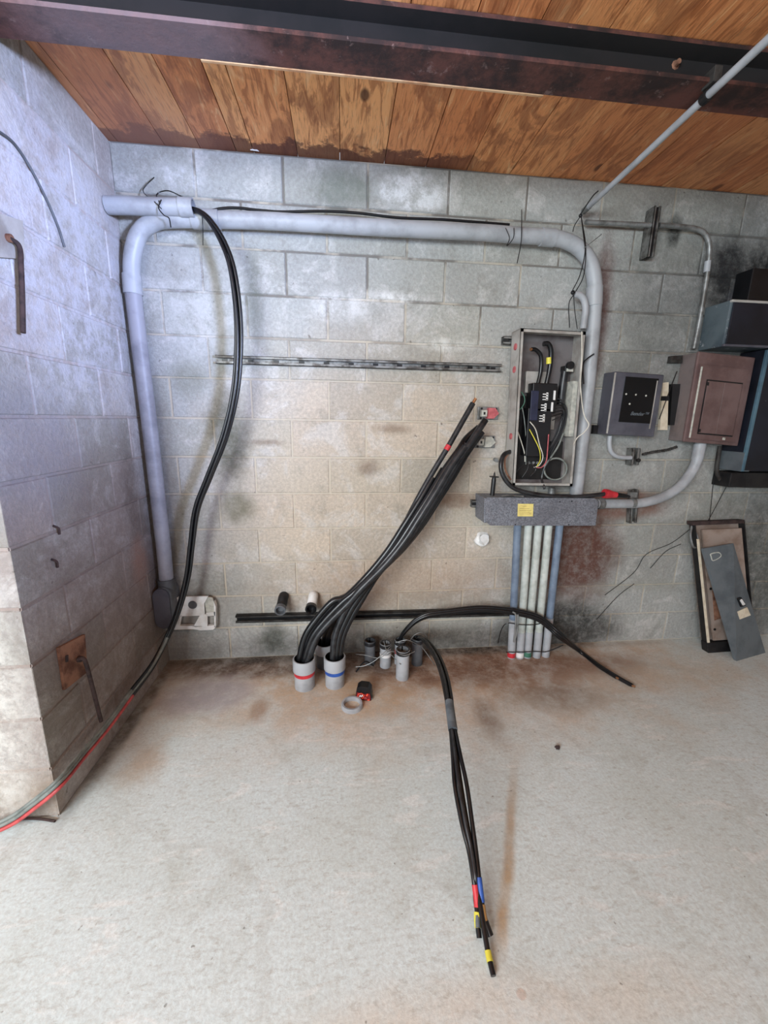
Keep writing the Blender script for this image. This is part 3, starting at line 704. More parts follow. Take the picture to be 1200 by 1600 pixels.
# coil
bm = B(); cP = [ep(.74+.19*math.cos(a), .115+.075*math.sin(a), .03) for a in [R(150-360*k/18*1.05) for k in range(19)]]
tube(bm, [ep(.84, .36, .04), ep(.76, .27, .035), ep(.64, .19, .03)]+cP, .0050, 10)
one('coiled_cable', 'grey cable coiled in a loop in the bottom right of the open panel', 'cable', bm, M_GREYC, None, True)
wire('loose_wire', 'thick grey wire leaving the bottom of the open panel', [ep(.64, .19, .03), ep(.55, .12, .03), ep(.52, .05, .03), ep(.52, .0, .0), ep(.53, -.02, -.003)], .0065, M_BLK2)
wire('loose_wire', 'white wire hanging outside the right edge of the open panel and bent like an elbow',
     [(2.2720, -0.1530, 1.8901), (2.2894, -0.1530, 1.7599), (2.2981, -0.1550, 1.6318), (2.3212, -0.1600, 1.5171), (2.3422, -0.1620, 1.4607), (2.3678, -0.1650, 1.4206), (2.3440, -0.1650, 1.3795), (2.3121, -0.1630, 1.3516), (2.2967, -0.1600, 1.3134)], .0030, M_WIREW)
wire('loose_wire', 'black wire arching from the panel right side to the fat conduit', [(2.3191, -0.1500, 1.6327), (2.3145, -0.1300, 1.7317), (2.3473, -0.1100, 1.7675), (2.3835, -0.1050, 1.7919)], .0035, M_BLACK)

# gutter box
g0 = Vector((1.8574, -0.1700, 0.8686)); 
G = Fr(g0, Vector((1, 0, -.012)), (0, 1, 0), Vector((-.06, 0, 1))); GW, GH, GD = .62, .152, .155
t = thing('wireway_box', 'speckled grey metal wireway box below the open panel', 'wireway box', g0)
bm = B(); box(bm, 0, GW, 0, GD, 0, GH, G, .002); link('trough', bm, M_GALV, t)
bm = B(); slab(bm, [G.p(-.028, -.003, .018), G.p(0, -.003, -.004), G.p(GW+.004, -.003, -.004), G.p(GW+.01, -.003, GH-.02), G.p(GW-.012, -.003, GH+.004), G.p(-.02, -.003, GH+.004), G.p(-.036, -.003, GH-.01)], .003); link('front_cover', bm, M_GALV, t)
bm = B(); box(bm, -.036, .001, 0.001, GD, .010, GH, G, .004); link('end_cap', bm, M_GALV, t)
bm = B(); box(bm, .155, .245, -.0045, -.003, .050, .122, G); lbx = link('yellow_label', bm, M_YLAB, t)
bm = B()
for q in range(4): box(bm, .165, .235-.012*(q % 2), -.0052, -.0045, .064+q*.010, .0655+q*.010, G)
tube(bm, [G.p(.17, -.005, .113), G.p(.19, -.005, .108), G.p(.205, -.005, .109)], .0008, 6); link('print', bm, M_TAN, lbx)
for (x, z) in ((.145, .002), (.46, .002), (.40, GH-.018), (.47, GH-.014)):
    bm = B(); lathe(bm, [(0, 0), (.004, 0), (.003, .003), (0, .003)], G.p(x, -.003, z), (0, -1, 0), 10); link('screw', bm, M_DARK, t)
bm = B(); lathe(bm, [(0, 0), (.020, 0), (.020, .05), (.014, .055), (0, .055)], (2.2342, -0.1000, 1.0138), (0, 0, 1), 14)
one('conduit_nipple', 'short metal nipple joining the open panel bottom to the speckled box', 'conduit fitting', bm, M_EMT, None, True)
# tools and bits on top of it
s0 = Vector((1.8650, -0.1450, 1.0308)); t = thing('nut_driver', 'black handled tool standing upright on the left end of the speckled box', 'tool', s0)
bm = B(); lathe(bm, [(0, 0), (.0125, 0), (.0125, .085), (.010, .100), (0, .100)], s0, (.03, 0, 1), 14); link('handle', bm, M_BAKE, t, True)
bm = B(); lathe(bm, [(0, .100), (.026, .102), (.027, .106), (0, .108)], s0, (.03, 0, 1), 14); link('guard', bm, M_BAKE, t, True)
bm = B(); lathe(bm, [(.006, .106), (.005, .118), (.0, .135)], s0, (.03, 0, 1), 10); link('tip', bm, M_BAKE, t, True)
bm = B(); tube(bm, [(1.9110, -0.1600, 1.0263), (1.9477, -0.1500, 1.0315), (2.0044, -0.1400, 1.0258), (2.0449, -0.1500, 1.0240)], .006, 8)
one('plier_tool', 'small steel hand tool lying on top of the speckled box', 'tool', bm, M_EMT, None, True)
t = thing('power_cable', 'black cable looping out left of the open panel and ending in a red cap', 'cable', (1.9440, -0.1400, 1.3258))
bm = B(); tube(bm, [(1.9660, -0.1000, 1.2678), (1.9258, -0.1200, 1.2551), (1.9030, -0.1400, 1.2149), (1.9073, -0.1500, 1.1600), (1.9429, -0.1550, 1.1041), (2.0003, -0.1580, 1.0653), (2.1020, -0.1600, 1.0402), (2.2350, -0.1600, 1.0252), (2.3695, -0.1580, 1.0244), (2.5272, -0.1500, 1.0372)], .0125, 14); link('jacket', bm, M_BLK2, t, True)
c0, c1 = Vector((2.5228, -0.1500, 1.0409)), Vector((2.6903, -0.1400, 1.0199)); ax = c1-c0; q = ax.length
bm = B(); lathe(bm, [(0, 0), (.026, 0), (.027, .02), (.020, .05), (.017, .078), (0, .078)], c0, ax, 18); link('red_cap', bm, M_RED, t, True)
bm = B(); lathe(bm, [(0, .07), (.016, .07), (.013, q*.8), (.006, q), (0, q)], c0, ax, 14); link('black_tip', bm, M_BAKE, t, True)
t_ = [(1.9550, -0.1100, 1.2615), (1.9319, -0.1200, 1.2270), (1.9387, -0.1250, 1.1675), (1.9709, -0.1300, 1.1146)]
wire('loose_wire', 'rust brown wire curved inside the black cable loop', t_, .005, M_RUST)

# clamps left of the panel
for (nm, lb, p, q_, capm) in (('cable_clamp', 'metal clamp with a faded red cap left of the open panel', (1.8565, -0.0350, 1.4738), .0, M_PINK), ('cable_clamp', 'metal clamp with a pale cap left of the open panel', (1.8500, -0.0350, 1.3155), 0, M_PALE)):
    p = Vector(p); t = thing(nm, lb, 'clamp', p, 'clamps left of the open panel')
    f = Fr(Vector((p.x, 0, p.z)), (1, 0, 0), (0, 1, 0), (0, 0, 1))
    bm = B(); box(bm, -.060, .060, -.012, -.001, -.034, .036, f, .003); link('base_plate', bm, M_EMT, t)
    bm = B(); slab(bm, [f.p(-.012, -.045, -.028), f.p(.022, -.045, -.028), f.p(.050, -.045, 0), f.p(.028, -.045, .030), f.p(-.008, -.045, .030)], .034); link('cap', bm, capm, t)
    bm = B(); box(bm, -.046, -.014, -.040, -.010, -.018, .018, f, .003); sk = link('socket', bm, M_PALE, t)
    bm = B(); box(bm, -.036, -.026, -.0415, -.039, -.007, .007, f); link('socket_hole', bm, M_BAKE, sk)
    for (x, z) in ((-.04, .026), (.045, .026), (-.042, -.026)):
        bm = B(); lathe(bm, [(0, 0), (.006, 0), (.006, .004), (0, .004)], f.p(x, -.012, z), (0, -1, 0), 10); link('screw', bm, M_DARK, t)
bm = B(); p = Vector((1.9202, -0.0300, 1.2145)); lathe(bm, [(0, 0), (.012, 0), (.012, .03), (0, .03)], (p.x, -.001, p.z), (0, -1, 0), 6)
one('bolt', 'small metal bolt sticking out of the wall left of the black cable loop', 'bolt', bm, M_EMT)
bm = B(); p = Vector((1.8758, -0.0300, 0.7362)); lathe(bm, [(0, 0), (.045, 0), (.045, .01), (.030, .018), (.030, .045), (0, .048)], (p.x, -.0005, p.z), (.15, -1, .2), 18)
for v in bm.verts: v.co += Vector((mnoise.noise(v.co*40), 0, mnoise.noise(v.co*40+Vector((9, 0, 0)))))*.012
one('plugged_pipe', 'white plugged pipe end sticking out of the wall below the speckled box', 'pipe', bm, M_WHITE, None, True)

# ---------------------------------------------------------------- meter, breaker panel, blue cabinets
m0 = Vector((2.5199, -0.1050, 1.3691)); mt = Vector((2.5212, -0.1050, 1.7078)); mr = Vector((2.8097, -0.1050, 1.3584))
MW, MH = (mr-m0).length, (mt-m0).length
Mf = Fr(m0, mr-m0, (0, 1, 0), mt-m0)
t = thing('power_meter', 'dark grey metal meter box with a black window, left of the brown panel', 'meter', m0)
bm = B(); box(bm, 0, MW, 0.0, .104, 0, MH, Mf, .006); link('housing', bm, M_METER, t)
bm = B(); slab(bm, [Mf.p(.20*MW, -.004, .215*MH), Mf.p(.86*MW, -.004, .215*MH), Mf.p(.89*MW, -.004, .93*MH), Mf.p(.215*MW, -.004, .93*MH)], .006); w_ = link('window', bm, M_GLASSB, t)
for (u, v) in ((.27, .66), (.47, .66), (.68, .655), (.37, .51)):
    bm = B(); lathe(bm, [(0, 0), (.0055, 0), (.004, .002), (0, .002)], Mf.p(u*MW, -.004, v*MH), (0, -1, 0), 12); link('indicator', bm, M_PALE, w_)
def text(body, name, m, parent, pos, size, ex=(1, 0, 0), nrm=(0, -1, 0), shear=0., ext=.0006):
    cu = bpy.data.curves.new(name, 'FONT'); cu.body = body; cu.size = size; cu.extrude = ext; cu.shear = shear; cu.align_x = 'CENTER'; cu.offset = size*.01
    o = bpy.data.objects.new('tmp_text', cu); COL.objects.link(o); dg = bpy.context.evaluated_depsgraph_get()
    me = bpy.data.meshes.new_from_object(o.evaluated_get(dg)); bpy.data.objects.remove(o)
    x = Vector(ex).normalized(); z = Vector(nrm).normalized(); y = z.cross(x)
    M = Matrix((x, y, z)).transposed().to_4x4(); M.translation = Vector(pos)-Vector(WLOC.get(parent.name, (0, 0, 0)))
    me.transform(M); me.materials.clear(); me.materials.append(m)
    o = bpy.data.objects.new(name, me); COL.objects.link(o); o.parent = parent; WLOC[o.name] = WLOC[parent.name]; return o
text('Bender\u2122', 'lettering', M_TAPE, w_, Mf.p(.60*MW, -.005, .335*MH), .028, Mf.x, (0, -1, 0), .35)
bm = B(); box(bm, .855*MW, .875*MW, -.005, .001, .13*MH, .90*MH, Mf); link('window_trim', bm, M_BOX, t)
bm = B(); box(bm, -.004, .004, -.003, .004, .02*MH, .98*MH, Mf, .001); link('edge_trim', bm, M_BOX, t)
bm = B(); box(bm, -.03, .0, .085, .104, .0, .05, Mf); link('mounting_foot', bm, M_DARK, t)
bm = B(); tube(bm, [(2.5714, -0.0600, 1.3608), (2.5746, -0.0600, 1.3136), (2.5931, -0.0600, 1.2697), (2.6329, -0.0600, 1.2441), (2.6901, -0.0600, 1.2370), (2.7222, -0.0600, 1.2372)], .0125, 14)
one('metal_conduit', 'short curved conduit under the dark grey meter box', 'conduit', bm, M_PVC, None, True)
# flexible conduit
bm = B(); fP = smoothpts([(2.8075, -0.0400, 1.2548), (2.8784, -0.0400, 1.2704), (2.9585, -0.0400, 1.2824), (3.0120, -0.0500, 1.3024)], 14)
tube(bm, fP, lambda s: .0075+.0022*math.sin(s*150), 10, raw=True)
one('flexible_conduit', 'ribbed flexible conduit between the strut stub and the brown panel', 'conduit', bm, M_STRUTD, None, True)
bm = B(); slab(bm, [(2.9087, -0.0200, 1.3968), (2.9579, -0.0200, 1.3974), (2.9147, -0.0200, 1.6682), (2.8796, -0.0200, 1.6638)], .018)
o = one('cream_strip', 'upright cream strip on the wall between the meter and the brown panel', 'strip', bm, M_CREAM)
bm = B(); slab(bm, [(2.8827, -0.0240, 1.5641), (2.9349, -0.0240, 1.5652), (2.9301, -0.0240, 1.5902), (2.8821, -0.0240, 1.5891)], .004); link('black_band', bm, M_BAKE, o)
bm = B(); slab(bm, [(2.9601, -0.0300, 1.4273), (3.0050, -0.0300, 1.4280), (2.9801, -0.0300, 1.6584), (2.9322, -0.0300, 1.6572)], .029)  # black slab added where shade lies left of the panel
one('black_box', 'narrow black slab standing for shade on the wall just left of the brown panel', 'box', bm, M_BAKE)
bm = B(); slab(bm, [(2.8985, -0.0300, 1.7711), (2.9693, -0.0300, 1.7732), (2.9651, -0.0300, 1.8143), (2.8992, -0.0300, 1.8088)], .029)
one('strut_channel', 'small dark strut end at the upper left of the brown panel', 'strut', bm, M_STRUTD)
wire('loose_wire', 'thin black wire slanting down left of the brown panel', [(2.9465, -0.0300, 1.7276), (2.9283, -0.0300, 1.6571), (2.9069, -0.0350, 1.5784), (2.8808, -0.0350, 1.4591)], .0025, M_BLACK)

b0 = Vector((2.9844, -0.1150, 1.3355)); b1 = Vector((3.3349, -0.1150, 1.3135)); b2 = Vector((2.9790, -0.1150, 1.8223)); b3 = Vector((3.3299, -0.1150, 1.8033))
Bf = Fr(b0, b1-b0, (0, 1, 0), b2-b0); BW, BH = (b1-b0).length, (b2-b0).length
t = thing('breaker_panel', 'brown breaker panel with a closed rectangular door, right side of the wall', 'electrical panel', b0)
bm = B(); box(bm, .004, BW-.004, .012, .114, .004, BH-.004, Bf, .003); link('back_box', bm, M_BROWN2, t)
bm = B(); box(bm, 0, BW, -.004, .012, 0, BH, Bf, .005); link('cover', bm, M_BROWN, t)
bm = B(); slab(bm, [Bf.p(.04*BW, -.014, .04*BH), Bf.p(.90*BW, -.014, .04*BH), Bf.p(.90*BW, -.014, .86*BH), Bf.p(.04*BW, -.014, .86*BH)], .011); link('raised_field', bm, M_BROWN, t)
bm = B(); box(bm, .055*BW, .085*BW, -.017, -.013, .05*BH, .84*BH, Bf, .002); link('bright_fold', bm, M_PALE, t)
bm = B(); box(bm, .19*BW, .83*BW, -.016, -.0135, .10*BH, .71*BH, Bf); link('door_gap', bm, M_DARK, t)
bm = B(); box(bm, .205*BW, .815*BW, -.021, -.015, .115*BH, .695*BH, Bf, .002); dr = link('door', bm, M_BROWN, t)
bm = B(); box(bm, .50*BW, .505*BW, -.0222, -.0205, .12*BH, .69*BH, Bf); link('crease', bm, M_BROWN2, dr)
for z in (.66, .14):
    bm = B(); box(bm, .19*BW, .22*BW, -.024, -.018, (z-.018)*BH, (z+.018)*BH, Bf); link('hinge', bm, M_DARK, t)
bm = B(); box(bm, .66*BW, .70*BW, -.019, -.0135, .055*BH, .085*BH, Bf, .001); link('latch', bm, M_PALE, t)

# long thin metal conduit under the brown panel
bm = B(); tube(bm, [(3.2900, -0.0500, 1.3088), (3.2926, -0.0500, 1.2401), (3.3013, -0.0500, 1.1628), (3.3401, -0.0500, 1.1041), (3.4070, -0.0500, 1.0764), (3.5180, -0.0500, 1.0683), (3.8077, -0.0500, 1.0641)], .0115, 12)
one('metal_conduit', 'thin dark conduit curving right below the brown breaker panel', 'conduit', bm, M_STRUTD, None, True)

# upper blue trunk
c0 = Vector((3.0901, -0.1600, 1.8448)); cf = Vector((3.0640, -0.1600, 2.0735))
cz0, cz1 = c0.z, cf.z; cx = (c0.x+cf.x)/2
t = thing('blue_wireway', 'chipped blue-grey steel box jutting from the wall above the brown panel', 'wireway box', (cx, -.08, cz0))
bm = B(); box(bm, cx, cx+1.2, -.157, -.001, cz0, cz1, bev=.004); link('trough', bm, M_CHIP, t)
bm = B(); box(bm, cx+.012, cx+1.19, -.164, -.156, cz0+.012, cz1-.010, bev=.003); link('front_cover', bm, M_NVP, t)
bm = B(); box(bm, cx-.001, cx+1.2, -.166, -.150, cz1-.012, cz1+.001, bev=.003); link('top_lip', bm, M_BOX, t)
bm = B(); box(bm, cx-.001, cx+1.2, -.166, -.150, cz0-.001, cz0+.012, bev=.003); link('bottom_lip', bm, M_METER, t)
# blue cabinet
kx = 3.35; kz0, kz1 = 1.17, cz0-.004
t = thing('blue_cabinet', 'dark blue steel cabinet right of the brown panel, cut by the photo edge', 'electrical cabinet', (kx, -.08, kz0))
bm = B(); box(bm, kx, kx+.7, -.150, -.001, kz0, kz1, bev=.003); link('cabinet_body', bm, M_NVP, t)
bm = B(); box(bm, kx+.014, kx+.69, -.160, -.149, kz0+.006, kz1-.01, bev=.003); link('door', bm, M_NVP, t)
bm = B(); box(bm, kx-.003, kx+.014, -.162, -.146, kz0, kz1-.005, bev=.002); link('edge_trim', bm, M_TEAL, t)
bm = B(); box(bm, kx-.004, kx+.05, -.158, -.004, kz0-.001, kz0+.11, bev=.002); link('lower_skirt', bm, M_DOORB, t)
bm = B(); box(bm, kx-.02, kx+.75, -.12, -.001, kz0-.10, kz0-.012, bev=.004)
one('black_trough', 'black steel trough on the wall under the dark blue cabinet', 'wireway box', bm, M_DARK)
p = Vector((3.2276, -0.1000, 2.0963)); q = Vector((3.2052, -0.1000, 2.2512))
bm = B(); box(bm, p.x, p.x+.8, -.10, -.001, cz1+.004, q.z, bev=.004)
one('black_box', 'black box on the sooty wall above the chipped blue steel box', 'box', bm, M_BAKE)

# ---------------------------------------------------------------- leaning things, lower right
bl = Vector((3.3777, -0.1732, 0.0000)); bl.y = -.172
tl = Vector((3.2011, -0.0750, 0.8370)); tr = Vector((3.5403, -0.0750, 0.8459)); 
Tf = Fr(bl, tr-tl, (0, 1, 0), tl-bl); Tf.y = -Tf.x.cross(Tf.z); Tf.y = Tf.y if Tf.y.y > 0 else -Tf.y
TW, TH = (tr-tl).length, (tl-bl).length
t = thing('panel_tray', 'open taupe sheet metal tray leaning on the wall in the lower right', 'panel box', bl)
bm = B(); box(bm, 0, TW, .04, .045, 0, TH, Tf); link('back_sheet', bm, M_TAUPE, t)
bm = B(); box(bm, 0, .006, .002, .045, 0, TH, Tf); sf = link('side_flange', bm, M_DARK, t)
bm = B(); box(bm, 0, .016, -.002, .002, 0.02, TH-.10, Tf); link('folded_lip', bm, M_CREAM, sf)
bm = B(); box(bm, TW-.006, TW, .0, .045, .06*TH, TH, Tf); link('side_flange', bm, M_DARK, t)
bm = B(); box(bm, -.015, TW, .0, .045, TH-.012, TH+.012, Tf, .002); link('top_flange', bm, M_ROD, t)
bm = B(); box(bm, -.004, TW*.8, -.004, .045, -.002, .07, Tf, .003); link('bottom_flange', bm, M_DARK, t)
bm = B(); box(bm, .05, TW-.02, .006, .016, .09*TH, .95*TH, Tf); link('inner_plate', bm, M_TAUPE, t)
bm = B(); slab(bm, [Tf.p(.07, .004, .25*TH), Tf.p(.17, .004, .28*TH), Tf.p(.15, .004, .40*TH), Tf.p(.10, .004, .52*TH), Tf.p(.075, .004, .48*TH)], .003, Tf.y); link('rust_patch', bm, M_RUST, t)
for z in (.18, .5):
    bm = B(); lathe(bm, [(0, 0), (.008, 0), (.008, .004), (0, .004)], Tf.p(.065, .006, z*TH), -Tf.y, 10); link('screw', bm, M_DARK, t)
# the blue-grey door in front of it
dbl, dbr = Vector((3.4740, -0.2726, 0.0000)), Vector((3.7541, -0.2021, 0.0000)); dtl, dtr = Vector((3.2303, -0.1350, 0.6948)), Vector((3.4265, -0.1350, 0.7243))
dbr.z = .0; nD = (dbr-dbl).cross(dtl-dbl).normalized(); nD = nD if nD.y > 0 else -nD
DW = (dbr-dbl).length; DH = (dtl-dbl).length; Df = Fr(dbl, dbr-dbl, nD, dtl-dbl)
t = thing('cabinet_door', 'loose blue-grey steel cabinet door leaning crookedly on the taupe tray', 'cabinet door', dbl)
def dp(u, v, d=0.):
    a = lerp(dbl, dbr, u); b = lerp(dtl, dtr, u); return lerp(a, b, v)+nD*d
bm = B(); slab(bm, [dp(0, 0), dp(1, 0), dp(1, 1), dp(0, 1)], .016, nD); link('sheet', bm, M_DOORB, t)
bm = B(); slab(bm, [dp(.42, .355, -.014), dp(.80, .37, -.014), dp(.76, .445, -.014), dp(.40, .425, -.014)], .014, nD); link('paper_label', bm, M_CREAM, t)
bm = B(); slab(bm, [dp(.55, .46, -.022), dp(.70, .47, -.022), dp(.62, .545, -.022), dp(.50, .54, -.022)], .022, nD); lt = link('latch', bm, M_BAKE, t)
bm = B(); slab(bm, [dp(.58, .475, -.028), dp(.65, .48, -.028), dp(.59, .53, -.028), dp(.54, .52, -.028)], .008, nD); link('latch_key', bm, M_WHITE, lt)
bm = B(); tube(bm, [dp(.16, .925, -.001), dp(.18, .885, -.001), dp(.46, .91, -.001), dp(.44, .945, -.001), dp(.18, .945, -.001), dp(.16, .925, -.001)], .0035, 6, 3); link('scratched_mark', bm, M_PALE, t)
for P, nm in (([(3.3290, -0.0200, 1.2879), (3.3233, -0.0200, 1.1195), (3.3412, -0.0200, 0.9375), (3.3138, -0.0600, 0.8237)], 'thin black wire hanging down behind the brown panel to the tray'),
              ([(3.4224, -0.0200, 1.0675), (3.3854, -0.0200, 0.9578), (3.2945, -0.0600, 0.8321)], 'thin black wire slanting from the dark conduit to the tray'),
              ([(3.2400, -0.0300, 0.8082), (3.1284, -0.0120, 0.6948), (2.9669, -0.0100, 0.6198), (2.8998, -0.0100, 0.4954), (2.7244, -0.0100, 0.3454)], 'long thin dark strand for a wire shadow, down left across the wall from the tray'),  # this and the next two: wire shadows built as thin dark strands
              ([(3.1944, -0.0100, 0.6845), (3.0971, -0.0100, 0.6346), (3.0105, -0.0100, 0.5234)], 'short thin dark strand for a wire shadow below the long trailing one'),
              ([(2.9169, -0.0100, 0.4200), (2.8149, -0.0100, 0.3336), (2.6916, -0.0100, 0.1743)], 'thin dark strand for a wire shadow low right of the five conduits')):
    wire('loose_wire', nm, P, .0018, M_BLACK)
bm = B(); tube(bm, [(3.2072, -0.0500, 0.8139), (3.1925, -0.0700, 0.7535), (3.2191, -0.0800, 0.6853), (3.2599, -0.0700, 0.7024), (3.2322, -0.0600, 0.7749)], .006, 8)
one('metal_strap', 'pale bent metal strap hooked at the top left of the taupe tray', 'strap', bm, M_EMT, None, True)

# ---------------------------------------------------------------- knots of tie wire and hanging wires
for P, nm, r in (
    ([(0.2547, -0.1450, 2.3581), (0.2409, -0.1460, 2.3248), (0.2613, -0.1500, 2.2970), (0.2799, -0.1450, 2.2878), (0.2723, -0.1100, 2.2665)], 'dark tie wire wrapped round the short open conduit', .0026),
    ([(0.3266, -0.0800, 2.4026), (0.2656, -0.0900, 2.4191), (0.2210, -0.1000, 2.3966), (0.2481, -0.1460, 2.3425)], 'curled dark tie wire above the short open conduit', .0026),
    ([(0.1907, -0.0300, 2.4962), (0.1507, -0.0300, 2.4606), (0.1406, -0.0400, 2.4297), (0.2161, -0.1300, 2.3576), (0.2515, -0.1460, 2.3230)], 'crooked dark tie wire poking up left of the short open conduit', .0022),
    ([(0.4132, -0.1100, 2.3183), (0.4085, -0.1000, 2.2655), (0.3832, -0.0300, 2.2298)], 'straight dark wire hanging below the end of the short open conduit', .0020),
    ([(1.9518, -0.0200, 2.4778), (1.9236, -0.1050, 2.3726), (1.9278, -0.1050, 2.2945), (1.9509, -0.0200, 2.2359)], 'dark tie wire holding the horizontal conduit before its right bend', .0024),
    ([(1.8855, -0.1050, 2.3593), (1.8844, -0.1100, 2.3127), (1.8547, -0.1100, 2.2774), (1.8641, -0.1120, 2.3108), (1.8433, -0.1050, 2.3568)], 'small twisted tie wire left of the right bend', .0020),
    ([(2.2498, -0.0600, 2.4558), (2.2216, -0.0600, 2.4085), (2.2151, -0.0600, 2.3793)], 'short dark wire below the wire knot at the slanted conduit', .0022),
    ([(2.2478, -0.0650, 2.4479), (2.2484, -0.1100, 2.3387), (2.2620, -0.1150, 2.2660), (2.2483, -0.1150, 2.1634), (2.2194, -0.1100, 2.0893)], 'dark wire hanging from the knot down to the lower knot', .0024),
    ([(2.2478, -0.0650, 2.4479), (2.2643, -0.1100, 2.2967), (2.2717, -0.1100, 2.1661), (2.2344, -0.1100, 2.0809), (2.2097, -0.1100, 2.0286), (2.2274, -0.1100, 1.9156)], 'second dark wire hanging past the lower knot to the panel', .0024),
    ([(2.2275, -0.1100, 2.0806), (2.2449, -0.1100, 1.9996), (2.2706, -0.1100, 1.9110)], 'short dark wire from the lower knot to the panel top', .0024),
    ([(2.2430, -0.0600, 2.4554), (2.2170, -0.2000, 2.4677), (2.2333, -0.2200, 2.4853)], 'dark wire twisted along the foot of the slanted conduit', .0028),
    ([(2.2497, -0.1200, 2.2837), (2.2897, -0.1200, 2.3144), (2.3536, -0.0900, 2.3638)], 'pale short wire crossing the hanging dark wires', .0018)):
    wire('tie_wire', nm, P, r, M_BLACK if 'pale' not in nm else M_EMT)
bm = B(); bmesh.ops.create_icosphere(bm, subdivisions=2, radius=.011, matrix=Matrix.Translation(Vector((2.2236, -0.1100, 2.0835))))
one('wire_knot', 'small black knot of wire above the open panel', 'wire', bm, M_BLACK)
bm = B(); bmesh.ops.create_icosphere(bm, subdivisions=2, radius=.009, matrix=Matrix.Translation(Vector((2.2440, -0.0650, 2.4505))))
one('wire_knot', 'small black knot of wire at the foot of the slanted conduit', 'wire', bm, M_BLACK)
# black cable lying along the top of the horizontal conduit
bm = B(); tube(bm, [(0.3970, -0.0900, 2.3362), (0.4897, -0.0800, 2.3668), (0.5653, -0.0700, 2.3785), (0.6444, -0.0600, 2.3799), (0.7614, -0.0550, 2.3814), (0.9565, -0.0550, 2.3959), (1.1244, -0.0550, 2.3981), (1.3111, -0.0550, 2.3903), (1.5335, -0.0550, 2.3953), (1.7120, -0.0550, 2.3948), (1.8806, -0.0550, 2.3934)], .0060, 10)
one('thin_cable', 'thin black cable lying along the top of the horizontal conduit', 'cable', bm, M_BLACK, None, True)

# left wall: rusty plates with hanging rods, curved wire
t = thing('rusty_plate', 'rusty square steel plate on the side wall near the floor', 'steel plate', (0.0040, -0.7768, 0.5015))
bm = B(); slab(bm, [(0.0120, -0.8471, 0.6073), (0.0120, -0.7005, 0.5771), (0.0120, -0.7217, 0.4214), (0.0120, -0.8535, 0.4373)], .010, Vector((-1, 0, 0))); link('plate', bm, M_RUST, t)
bm = B(); lathe(bm, [(0, 0), (.012, 0), (.012, .012), (0, .012)], (0.0120, -0.7622, 0.5054), (1, 0, 0), 10); link('socket', bm, M_ROD, t)
bm = B(); tube(bm, [(0.0130, -0.8187, 0.5580), (0.0130, -0.8243, 0.5350)], .006, 8); link('slot', bm, M_ROD, t)
bm = B(); tube(bm, [(0.0180, -0.7777, 0.5152), (0.0350, -0.7685, 0.5111), (0.0450, -0.7704, 0.4756), (0.0450, -0.7574, 0.3577), (0.0400, -0.7342, 0.1986)], .0075, 10)
one('bent_rod', 'dark rusty bent rod hanging from the rusty plate near the floor', 'rod', bm, M_ROD, None, True)
t = thing('steel_plate', 'pale steel plate high on the side wall at the left photo edge', 'steel plate', (0.0040, -0.7310, 1.9718))
bm = B(); slab(bm, [(0.0120, -0.8375, 2.0042), (0.0120, -0.6704, 2.0419), (0.0120, -0.6879, 1.9240), (0.0120, -0.8698, 1.8697)], .010, Vector((-1, 0, 0))); link('plate', bm, M_BOX, t)
bm = B(); lathe(bm, [(0, 0), (.012, 0), (.012, .012), (0, .012)], (0.0120, -0.7521, 1.9606), (1, 0, 0), 10); link('socket', bm, M_RUST, t)
bm = B(); tube(bm, [(0.0180, -0.7555, 1.9596), (0.0300, -0.7351, 1.9449), (0.0350, -0.7508, 1.8764), (0.0350, -0.7690, 1.7793), (0.0350, -0.7901, 1.6810)], .0075, 10)
one('bent_rod', 'purple-grey bent rod hanging from the pale plate high on the side wall', 'rod', bm, M_ROD, None, True)
bm = B(); tube(bm, [(0.0060, -0.7234, 2.2640), (0.0060, -0.6492, 2.2700), (0.0060, -0.5894, 2.2387), (0.0060, -0.5245, 2.1721), (0.0060, -0.4810, 2.1064), (0.0060, -0.4575, 2.0440)], .0042, 8)
one('thin_cable', 'thin grey cable curving down the upper side wall', 'cable', bm, M_PVCD, None, True)
for (p, lb) in (((0.0040, -0.7475, 1.0221), 'small dark hook stuck in the side wall joint'), ((0.0040, -0.7852, 0.9083), 'small dark metal stub in the side wall below the hook')):
    p = Vector(p); bm = B(); tube(bm, [p+Vector((-.004, -.008, .018)), p+Vector((.008, .0, .006)), p+Vector((.004, .006, -.018))], .0042, 8)
    one('wall_hook', lb, 'hook', bm, M_ROD, None, True)

# white crumpled box front, low on the left
def wp(l, y): return l
t = thing('broken_box', 'white torn metal box plate with a round hole, low on the wall by the corner', 'junction box', (0.1666, -0.0300, 0.3133))
bm = B()
slab(bm, [(0.0719, -0.0500, 0.4218), (0.1144, -0.0500, 0.4322), (0.1107, -0.0500, 0.3177), (0.0604, -0.0500, 0.2310)], .02)
slab(bm, [(0.1213, -0.0500, 0.4320), (0.2712, -0.0500, 0.4313), (0.2467, -0.0500, 0.3886), (0.2442, -0.0500, 0.3127), (0.1103, -0.0500, 0.3137)], .012)
slab(bm, [(0.0627, -0.0500, 0.2552), (0.1681, -0.0500, 0.2510), (0.1851, -0.0500, 0.2422), (0.2928, -0.0500, 0.2501), (0.2990, -0.0500, 0.2376), (0.2834, -0.0500, 0.2218), (0.2118, -0.0500, 0.2207), (0.1663, -0.0500, 0.2307), (0.0674, -0.0500, 0.2307)], .022)
slab(bm, [(0.1795, -0.0520, 0.2516), (0.2208, -0.0520, 0.3227), (0.2597, -0.0520, 0.3212), (0.2536, -0.0520, 0.2446)], .012)
slab(bm, [(0.2528, -0.0500, 0.3325), (0.3027, -0.0500, 0.3347), (0.3009, -0.0500, 0.3106), (0.2509, -0.0500, 0.3085)], .02)
